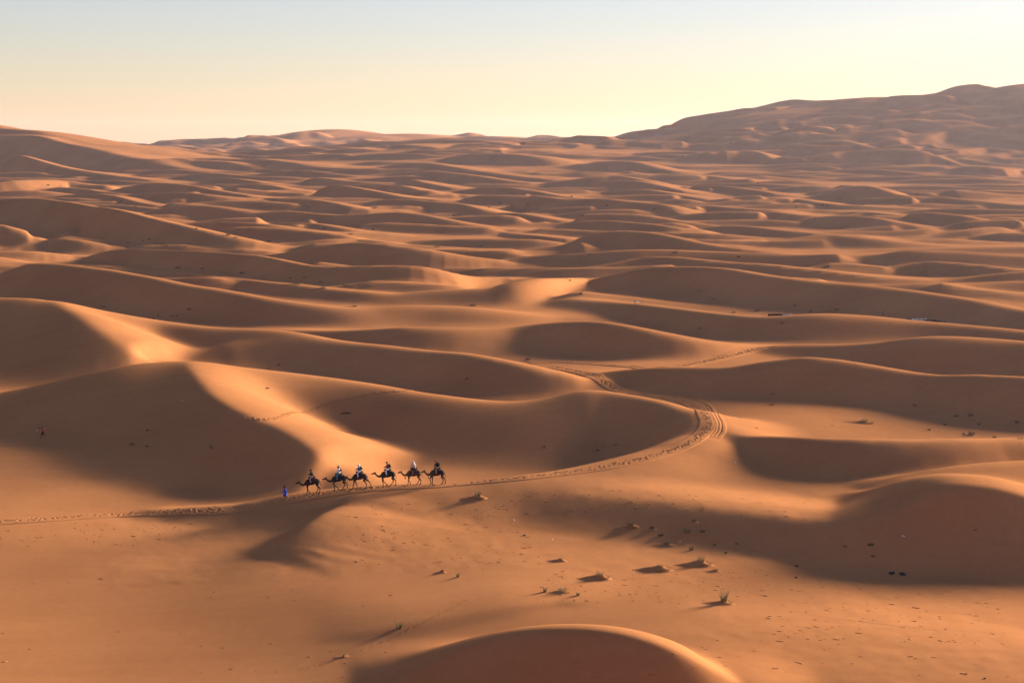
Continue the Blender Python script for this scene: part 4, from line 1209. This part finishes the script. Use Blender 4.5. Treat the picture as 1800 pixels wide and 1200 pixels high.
G1 = 'grass tufts on the foreground sand'
plant(1272, 1060, 17, 26, 'grass', 'tall upright pale tuft standing alone at the front right, above a thin dark mound', (52, 7), G1)
plant(1055, 1017, 26, 13, 'grass', 'short bristly tuft on a peaked dark mound, middle of the foreground mounds', (52, 11), G1)
plant(988, 1040, 26, 11, 'grass', 'low wide tuft, densest of a short row left of the peaked mound', (46, 4), G1)
plant(958, 1040, 9, 11, 'grass', 'small thin tuft at the left end of the row of low tufts', (18, 2), G1)
plant(1016, 1046, 10, 9, 'grass', 'sparse bent blades at the right end of the row of low tufts', (0, 0), G1)
plant(1160, 1002, 16, 8, 'grass', 'few blades on the broad dark mound left of the palest tuft', (60, 12), G1)
plant(1232, 993, 20, 15, 'grass', 'pale feathery tuft on top of a broad dark mound', (58, 11), G1)
plant(1258, 1004, 12, 4, 'bush', 'low dark scrub at the right foot of the palest tuft', (30, 4), G1)
plant(985, 986, 8, 4, 'bush', 'tiny dark scrub on a flat mound behind the row of low tufts', (34, 6), G1)
plant(702, 1104, 15, 16, 'green', 'green tuft alone in the shaded slope left of the front dune', (20, 2), G1)
plant(805, 1014, 9, 9, 'green', 'small green tuft right of a flat dark sand hummock', (12, 2), G1)
plant(777, 1006, 8, 5, 'bush', 'flat dark hummock with scrub left of the small green tuft', (24, 4), G1)
plant(604, 1154, 9, 7, 'grass', 'sparse tuft on a thin dark hummock, nearest the bottom edge', (34, 3), G1)
plant(840, 876, 15, 14, 'green', 'tuft on the caravan ridge right of the last camel', (40, 8), G1)
G2 = 'scrub clumps in the hollow right of centre'
for a in [(1108, 927, 20, 10, 'green', 'leftmost clump, pale topped, in the hollow right of centre', (40, 7)), (1146, 931, 15, 7, 'bush', 'dark clump next to the pale topped one in the hollow', (26, 4)),
          (1161, 943, 13, 7, 'bush', 'dark clump below its neighbours in the hollow', (16, 3)), (1172, 958, 14, 5, 'bush', 'flat clump with a long sand tail, lowest but one in the hollow', (40, 4)),
          (1208, 939, 22, 10, 'bush', 'largest dark clump on the right side of the hollow', (34, 6)), (1235, 937, 17, 7, 'bush', 'dark clump touching the right side of the largest one', (24, 4)),
          (1220, 919, 13, 7, 'bush', 'clump highest up the dark slope over the hollow', (24, 5)), (1215, 967, 11, 8, 'green', 'small dark green tuft, lowest in the hollow', (10, 2)),
          (1256, 958, 8, 5, 'green', 'faint small tuft right of the clumps in the hollow', (0, 0)), (1295, 956, 9, 5, 'green', 'faint small tuft furthest right of the clumps in the hollow', (0, 0)), (1276, 972, 6, 5, 'green', 'faint thin tuft below the two others right of the clumps', (0, 0))]:
    plant(*a[:5], a[5], a[6], G2)
G3 = 'shrubs in the valley on the right'
for a in [(1520, 743, 22, 8, 'grass', 'wide tuft on a dark mound at the edge of the bright sand on the right', (50, 5)), (1608, 713, 10, 4, 'bush', 'small shrub highest on the dark slope of the right valley', (0, 0)),
          (1681, 732, 11, 5, 'bush', 'left of two shrubs side by side in the right valley', (0, 0)), (1706, 731, 14, 8, 'green', 'greener of two shrubs side by side in the right valley', (0, 0)),
          (1661, 747, 8, 4, 'bush', 'tiny shrub below the two side by side', (0, 0)), (1708, 765, 16, 8, 'bush', 'darkest dense shrub at the edge of the bright strip on the right', (26, 3)),
          (1694, 763, 7, 4, 'bush', 'tiny shrub touching the darkest one on its left', (0, 0)), (1748, 769, 11, 5, 'bush', 'round dark shrub right of the darkest one', (0, 0)), (1721, 746, 7, 4, 'bush', 'tiny shrub above the darkest one', (0, 0)),
          (1788, 743, 9, 6, 'bush', 'shrub in the deep shade near the right edge', (0, 0)), (1793, 771, 16, 5, 'grass', 'pale low tuft at the right edge on the bright strip', (0, 0)), (1634, 756, 7, 3, 'bush', 'tiny shrub on the bright strip left of the darkest one', (12, 2)),
          (1358, 712, 11, 3, 'bush', 'lower of two flat scrub marks left of the right valley', (16, 2)), (1358, 694, 9, 3, 'bush', 'upper of two flat scrub marks left of the right valley', (14, 2))]:
    plant(*a[:5], a[5], a[6], G3)
G4 = 'shrubs on the face of the big dark dune'
for a in [(1486, 961, 12, 5, 'bush', 'left shrub on the big dark dune face'), (1530, 958, 16, 7, 'bush', 'right shrub on the big dark dune face, larger'), (1534, 978, 10, 5, 'bush', 'shrub below the larger one on the big dark dune face'), (1714, 932, 9, 4, 'bush', 'shrub alone high on the right of the big dark dune face')]:
    plant(*a[:5], a[5], (0, 0), G4)
G5 = 'shrubs on the shaded slope behind the caravan'
for a in [(232, 784, 15, 7, 'green', 'largest shrub on the shaded slope left of the caravan'), (258, 786, 10, 4, 'bush', 'small shrub right of the largest on the shaded slope'), (259, 758, 9, 4, 'bush', 'small dark shrub above the largest on the shaded slope'),
          (371, 789, 10, 8, 'green', 'green tuft deep in the dark bowl left of the caravan'), (470, 683, 8, 4, 'bush', 'small hummock on the lit slope high behind the caravan'), (928, 633, 14, 5, 'bush', 'dark hummock where the trails meet behind the bowl'),
          (490, 642, 7, 4, 'bush', 'small shrub on the long ridge above the bowl'), (473, 648, 6, 3, 'bush', 'tiny shrub left of another on the long ridge above the bowl'), (820, 668, 9, 4, 'bush', 'faint shrub on the dark face above the bowl'),
          (957, 787, 9, 4, 'bush', 'left shrub on the floor of the central bowl'), (1050, 792, 8, 4, 'bush', 'middle shrub on the floor of the central bowl'), (1082, 783, 8, 4, 'bush', 'right shrub on the floor of the central bowl')]:
    plant(*a[:5], a[5], (16, 3) if a[2] > 8 else (0, 0), G5)
G6 = 'small shrubs scattered over the middle dunes'
for x, y, w, h, lab in [
 (182,541,13,4,'dark shrub right on the crest of the left dune beside its bright flank'), (332,546,8,5,'round dark shrub at the foot of the long face above the left dune'),
 (314,473,17,5,'larger of a pair of shrubs on the far shaded face at left'), (356,474,8,4,'dot-like shrub, smaller of the pair on the far shaded face at left'), (425,482,11,5,'lone shrub a little right of the pair on the far shaded face'),
 (525,500,18,5,'left of two low dark hummocks on the same thin lit crest'), (568,507,15,4,'right of two low dark hummocks on the same thin lit crest'),
 (510,490,8,3,'left of three specks of scrub above the two crest hummocks'), (536,489,9,3,'middle of three specks of scrub above the two crest hummocks'), (565,497,10,3,'right of three specks of scrub above the two crest hummocks'),
 (608,503,16,4,'wide flat shrub right of the two crest hummocks'), (650,503,11,3,'faint shrub furthest right beyond the two crest hummocks'), (624,539,11,3,'shrub on the next crest below the two crest hummocks'),
 (832,538,14,4,'flat shrub alone in the trough just left of centre'), (1002,494,8,3,'shrub on the bright crest near the centre'), (1021,517,9,4,'shrub on the smooth slope left of the lounge chair'),
 (1253,528,9,4,'lower of two shrubs on the slope right of the lounge chair'), (1228,512,7,3,'upper of two shrubs on the slope right of the lounge chair'), (1397,539,10,4,'shrub on the slope straight above the small camp'),
 (1425,549,8,4,'round dark shrub just right of the small camp'), (1470,546,12,4,'wide shrub between the small and the larger camp'), (1230,579,10,4,'shrub in the shade below the slope of the lounge chair'),
 (270,561,6,3,'first from the left of four specks in a row above the left dune'), (278,557,6,3,'second from the left of four specks in a row above the left dune'), (302,557,6,3,'third from the left of four specks in a row above the left dune'), (311,556,6,3,'last on the right of four specks in a row above the left dune'),
 (1330,548,14,5,'wide flat scrub just left of the small camp'), (1290,550,8,3,'speck of scrub further left of the small camp'), (1374,570,7,4,'faint speck of scrub on the face below the small camp'), (1552,553,8,3,'speck of scrub left of the larger camp')]:
    plant(x, y, w, h, 'bush', lab, (w * 2.2, h * .5), G6)
G7 = 'distant shrubs dotted over the far dunes'
def g7(x, y):
    if 215 < x < 335 and 415 < y < 440: return 'speck of scrub in the dense patch below the big far dune'
    if 395 < x < 500 and y > 400: return 'speck of scrub on thin crests right of the big far dune'
    if x < 400: return 'speck of scrub on the small far dunes at the left under the horizon'
    if x < 700 and y > 380: return 'speck of scrub on the far dunes left of centre'
    if x < 1000: return 'speck of scrub on the farthest dunes in the middle'
    return 'speck of scrub on the far dunes below the big hill at right' if y < 375 else 'speck of scrub on the far dunes at right, lower rows'
for x, y, w, h in [(401,414,12,5),(414,418,9,3),(225,427,7,3),(252,424,6,3),(262,421,8,4),(274,428,8,3),(285,430,8,4),(292,433,9,4),(325,434,9,3),(345,402,6,3),(570,401,10,4),(617,412,9,3),(552,397,7,3),(560,392,7,3),(536,399,5,2),(474,424,8,3),(490,426,9,3),(1038,448,14,4),(1187,445,11,6),(1298,452,9,4),(1455,469,10,4),
                   (1447,362,8,3),(1453,363,7,3),(1024,380,5,3),(1150,368,6,3),(1067,362,6,3),(880,358,8,4),(860,365,6,3),(798,380,6,3),(708,338,6,2),(790,318,5,2),(1005,346,5,3),(1332,323,5,3),(1122,306,4,2),(1200,275,4,2),(1284,252,5,2),(1400,365,5,2),(1480,402,7,3),(1706,400,7,3),(1700,403,5,2),(1790,392,6,3),
                   (240,362,6,3),(145,336,5,2),(212,355,6,3),(106,328,5,2),(85,326,5,3),(900,363,5,3),(928,361,6,3),(656,404,8,3),(768,434,9,3),(846,433,9,3),(1450,470,6,3),(420,405,6,3),(436,405,6,3)]:
    plant(x, y, w, h, 'bush', g7(x, y), (0, 0), G7)
# driftwood log, stones
p = spot(607, 727)
bm = bmesh.new(); limb(bm, [p + V(-.75,0,.05), p + V(-.2,.03,.12), p + V(.45,-.02,.13), p + V(.95,.03,.1)], [.05,.10,.12,.09]); limb(bm, [p + V(.3,0,.12), p + V(.5,.1,.38)], [.05,.02])
tag(link('dead_log', skin('dead_log', bm, .03, 1), mat('dead_wood', (.03, .02, .014), .9, .3, 6)), 'dark dead log lying on the lit slope behind the caravan', 'log')
STONE = mat('black_stone', (.02, .016, .014), .8, .3, 3)
def stone(px, py, wpx, label, group, m=STONE, flat=.6):
    p = spot(px, py); s = wpx / (FPX / p.y) / 2
    bm = bmesh.new(); r = bmesh.ops.create_icosphere(bm, subdivisions=3, radius=1)
    for v in bm.verts:
        k = 1 + .25 * math.sin(3 * v.co.x + px) * math.cos(2.3 * v.co.y + py) + .1 * math.sin(7 * v.co.z + 5 * v.co.x)
        v.co = V(v.co.x * s * k, v.co.y * s * .8 * k, v.co.z * s * flat * k)
    tag(link('stone', done('stone', bm), m, None, p + V(0, 0, s * flat * .45)), label, 'stone', group)
stone(1567, 1008, 10, 'left of two black stones side by side at the foot of the big dark dune', 'dark stones')
stone(1586, 1010, 11, 'right of two black stones side by side at the foot of the big dark dune', 'dark stones')
stone(1400, 995, 6, 'upper of two small dark stones above the bright foreground crest', 'dark stones')
stone(1399, 1015, 5, 'lower of two small dark stones on the bright foreground crest', 'dark stones')
stone(922, 941, 5, 'small dark stone on the slope right of the caravan ridge', 'dark stones')
stone(1698, 1184, 4, 'left of two dark specks of stone near the bottom right corner', 'dark stones')
stone(1731, 1192, 4, 'right of two dark specks of stone near the bottom right corner', 'dark stones')
CHALK = mat('white_litter', (.75, .72, .68), .7)
for x, y, w, lab in [(1588, 943, 7, 'white scrap on the face of the big dark dune'), (903, 914, 4, 'white scrap on the slope below the trail, right of the tuft'), (321, 704, 2.5, 'white speck on the peak behind the caravan'),
                     (1195, 951, 3, 'white speck among the scrub clumps in the hollow'), (971, 948, 3, 'white speck left of the scrub clumps'), (1292, 813, 4, 'pale scrap on the slope outside the bend of the trail')]:
    p = spot(x, y); s = w / (FPX / p.y)
    bm = bmesh.new(); box(bm, V(0, 0, s * .18), (s, s * .5, s * .28), Matrix.Rotation(.35, 4, 'Y'), s * .06)
    tag(link('litter_scrap', done('litter_scrap', bm), CHALK, None, p), lab, 'litter', 'white scraps of litter')

# clods and scuffed crusts of sand: more than anyone could count
def clods():
    rc = random.Random(21)
    t = bmesh.new(); bmesh.ops.create_icosphere(t, subdivisions=2, radius=1)
    TV = np.array([v.co[:] for v in t.verts]); TF = np.array([[v.index for v in f.verts] for f in t.faces]); t.free()
    zones = [(600,880,950,1000,260),(850,860,1250,900,130),(950,1000,1350,1060,160),(1350,1020,1780,1130,230),(0,915,360,960,160),(1150,700,1700,775,120),(1280,870,1440,1000,70),(0,1000,700,1190,60),(1000,1120,1800,1195,70)]
    vs_, fs_, n0 = [], [], 0
    for x0, y0, x1, y1, n in zones:
        for _ in range(n):
            p = spot(rc.uniform(x0, x1), rc.uniform(y0, y1))
            if p is None or p.y > 260: continue
            s = rc.choice([.035, .05, .065, .1]) * rc.uniform(.7, 1.3)
            L, a, kx, ky = s * rc.uniform(.9, 3.2), rc.gauss(-.15, .25), rc.uniform(0, 6), rc.uniform(0, 6)
            W = TV * (1 + .3 * np.sin(3.1 * TV[:, :1] + kx) * np.cos(2.7 * TV[:, 1:2] + ky) + .12 * np.sin(7 * TV[:, 2:3] + 5 * TV[:, :1] + ky))
            W = W * np.array([L, s * .9, s * .5])
            vs_.append(np.stack([p.x + W[:, 0] * math.cos(a) - W[:, 1] * math.sin(a), p.y + W[:, 0] * math.sin(a) + W[:, 1] * math.cos(a), p.z - s * .12 + W[:, 2]], 1))
            fs_.append(TF + n0); n0 += len(TV)
    me = bpy.data.meshes.new('sand_clods')
    me.from_pydata(np.vstack(vs_).tolist(), [], np.vstack(fs_).tolist())
    me.polygons.foreach_set('use_smooth', np.ones(len(me.polygons), bool))
    o = link('sand_clods', me, SAND)
    o['kind'] = 'stuff'
clods()
# ------------------------------------------------------------------ desert camps behind the ridge, lounger on the crest
TENT_DARK = mat('black_goat_hair', (.012, .011, .012), .95, .3, 6)
TENT_PALE = mat('pale_tent_canvas', (.55, .50, .49), .9, .12, 6)
TENT_GREY = mat('grey_tent_canvas', (.10, .09, .09), .9, .2, 6)
WOOD = mat('tent_pole_wood', (.16, .10, .06), .8)
def peek(px, py, Y):
    """ground point at depth Y along a picture column, and how high the line of sight passes there"""
    u, t = pix(px, py)
    g = float(ground(u * Y, Y)[0])
    return V(float(u * Y), Y, g), CAM_Z - float(t) * Y
def tent(px, top_py, Y, L, W, wall_m, roof_m, label, rz=0.0):
    p, top = peek(px, top_py, Y)
    H = max(top - p.z, 1.7)
    p.z = top - H
    wh = H * .58
    root = empty('nomad_tent', p, rz, label, 'tent', 'tents of the desert camps')
    for sx, sy, lx, ly in ((0, -W / 2, L, .05), (0, W / 2, L, .05), (-L / 2, 0, .05, W), (L / 2, 0, .05, W)):
        bm = bmesh.new(); box(bm, V(sx, sy, wh / 2 - .1), (lx, ly, wh + .2)); link('wall', done('wall', bm, False), wall_m, root)
    for sg in (-1, 1):
        nx, ny = 13, 7
        bm = bmesh.new(); g = []
        for i in range(nx):
            row = []
            for j in range(ny):
                x = -L / 2 - .15 + (L + .3) * i / (nx - 1); f = j / (ny - 1)
                z = H - (H - wh) * f - .10 * math.sin(math.pi * f) - .09 * abs(math.sin(math.pi * 3 * i / (nx - 1)))
                row.append(bm.verts.new((x, sg * (W / 2 + .2) * f, z + .06)))
            g.append(row)
        for i in range(nx - 1):
            for j in range(ny - 1):
                q = (g[i][j], g[i + 1][j], g[i + 1][j + 1], g[i][j + 1]); bm.faces.new(q if sg < 0 else q[::-1])
        bmesh.ops.solidify(bm, geom=bm.faces[:], thickness=.03)
        link('roof_panel', done('roof_panel', bm), roof_m, root)
    for x in (-L / 2, 0, L / 2):
        bm = bmesh.new(); limb(bm, [(x, 0, -.1), (x, 0, H + .22)], [.05, .035]); link('pole', done('pole', bm), WOOD, root)
    bm = bmesh.new(); box(bm, V(L * .18, -W / 2 - .03, wh * .45), (1.0, .04, wh * .85)); link('door_flap', done('door_flap', bm, False), roof_m, root)
    return root
tent(1363, 551.5, 352, 3.2, 3.0, TENT_DARK, TENT_DARK, 'black tent at the left end of the small camp behind the ridge')
tent(1382, 552, 354, 2.6, 3.0, TENT_DARK, TENT_PALE, 'pale roofed tent right beside the black one in the small camp')
tent(1397, 553.5, 353, 1.8, 2.2, TENT_PALE, TENT_PALE, 'small pale tent at the right end of the small camp')
tent(1598, 559.5, 347, 1.0, 1.6, TENT_DARK, TENT_DARK, 'small black tent at the left end of the larger camp on the right')
tent(1615, 560, 348.5, 3.4, 3.0, TENT_DARK, TENT_PALE, 'pale roofed tent with dark walls in the larger camp on the right')
tent(1634, 561, 347.5, 2.4, 3.0, TENT_DARK, TENT_GREY, 'grey roofed tent in the middle of the larger camp')
tent(1646, 563, 347, 2.0, 2.6, TENT_DARK, TENT_DARK, 'black tent right of the grey roofed one in the larger camp')
tent(1657, 564.5, 346.5, 1.5, 2.2, TENT_DARK, TENT_GREY, 'small grey tent at the right end of the larger camp')
p, top = peek(1607.5, 551, 346)
bm = bmesh.new(); limb(bm, [(0, 0, -.1), (.02, 0, (top - p.z) * .6), (0, 0, top - p.z)], [.05, .035, .02])
tag(link('mast', done('mast', bm), WOOD, None, p), 'thin mast rising over the larger camp on the right', 'mast')

def lounger():
    p = spot(1122, 534)
    root = empty('lounge_chair', p + V(0, 0, .02), math.radians(8), 'pale curved lounge chair with dark frame standing alone on a far crest', 'chair')
    s = 1.25
    prof = [(-1.0, .95), (-.75, .72), (-.45, .52), (-.1, .45), (.25, .40), (.55, .30), (.8, .24)]
    bm = bmesh.new(); g = [[bm.verts.new((x * s, y, z * s)) for y in (-.45, 0, .45)] for x, z in prof]
    for a, b in zip(g, g[1:]):
        for k in range(2): bm.faces.new((a[k], b[k], b[k + 1], a[k + 1]))
    bmesh.ops.solidify(bm, geom=bm.faces[:], thickness=.09)
    link('seat_pad', done('seat_pad', bm), TENT_PALE, root)
    for y in (-.47, .47):
        bm = bmesh.new(); limb(bm, [(x * s, y, z * s - .07) for x, z in prof], [.03] * len(prof)); link('rail', done('rail', bm), WOOD, root)
        for x, z in ((-.8, .7), (.45, .32), (1.05, .55)):
            bm = bmesh.new(); limb(bm, [(x * s, y, -.15), (x * s, y, z * s - .05)], [.035, .03]); link('leg', done('leg', bm), WOOD, root)
        bm = bmesh.new(); limb(bm, [(-.1 * s, y, .5 * s), (1.05 * s, y, .62 * s)], [.028, .028]); link('armrest', done('armrest', bm), WOOD, root)
lounger()

# ------------------------------------------------------------------ dusty air
def haze_box():
    m = bpy.data.materials.new('dusty_air')
    m.use_nodes = True
    nt = m.node_tree
    nt.nodes.clear()
    o = nt.nodes.new('ShaderNodeOutputMaterial')
    v = nt.nodes.new('ShaderNodeVolumePrincipled')
    v.inputs['Color'].default_value = HAZE_COLOR
    v.inputs['Density'].default_value = HAZE_DENSITY
    v.inputs['Anisotropy'].default_value = .35
    nt.links.new(v.outputs[0], o.inputs['Volume'])
    bm = bmesh.new()
    bmesh.ops.create_cube(bm, size=1.0)
    z0, z1 = float(min(ZZ.min(), 0)) - 8.0, float(ZZ.max()) + 12.0
    R = 16400.0
    for q in bm.verts:
        q.co = Vector((q.co.x * R, q.co.y * R, z0 + (q.co.z + .5) * (z1 - z0)))
    me = bpy.data.meshes.new('haze'); bm.to_mesh(me); bm.free()
    ob = bpy.data.objects.new('haze', me)
    me.materials.append(m)
    ob['kind'] = 'stuff'
    col.objects.link(ob)
HAZE_COLOR = (.86, .76, .90, 1)
HAZE_DENSITY = .000032
haze_box()
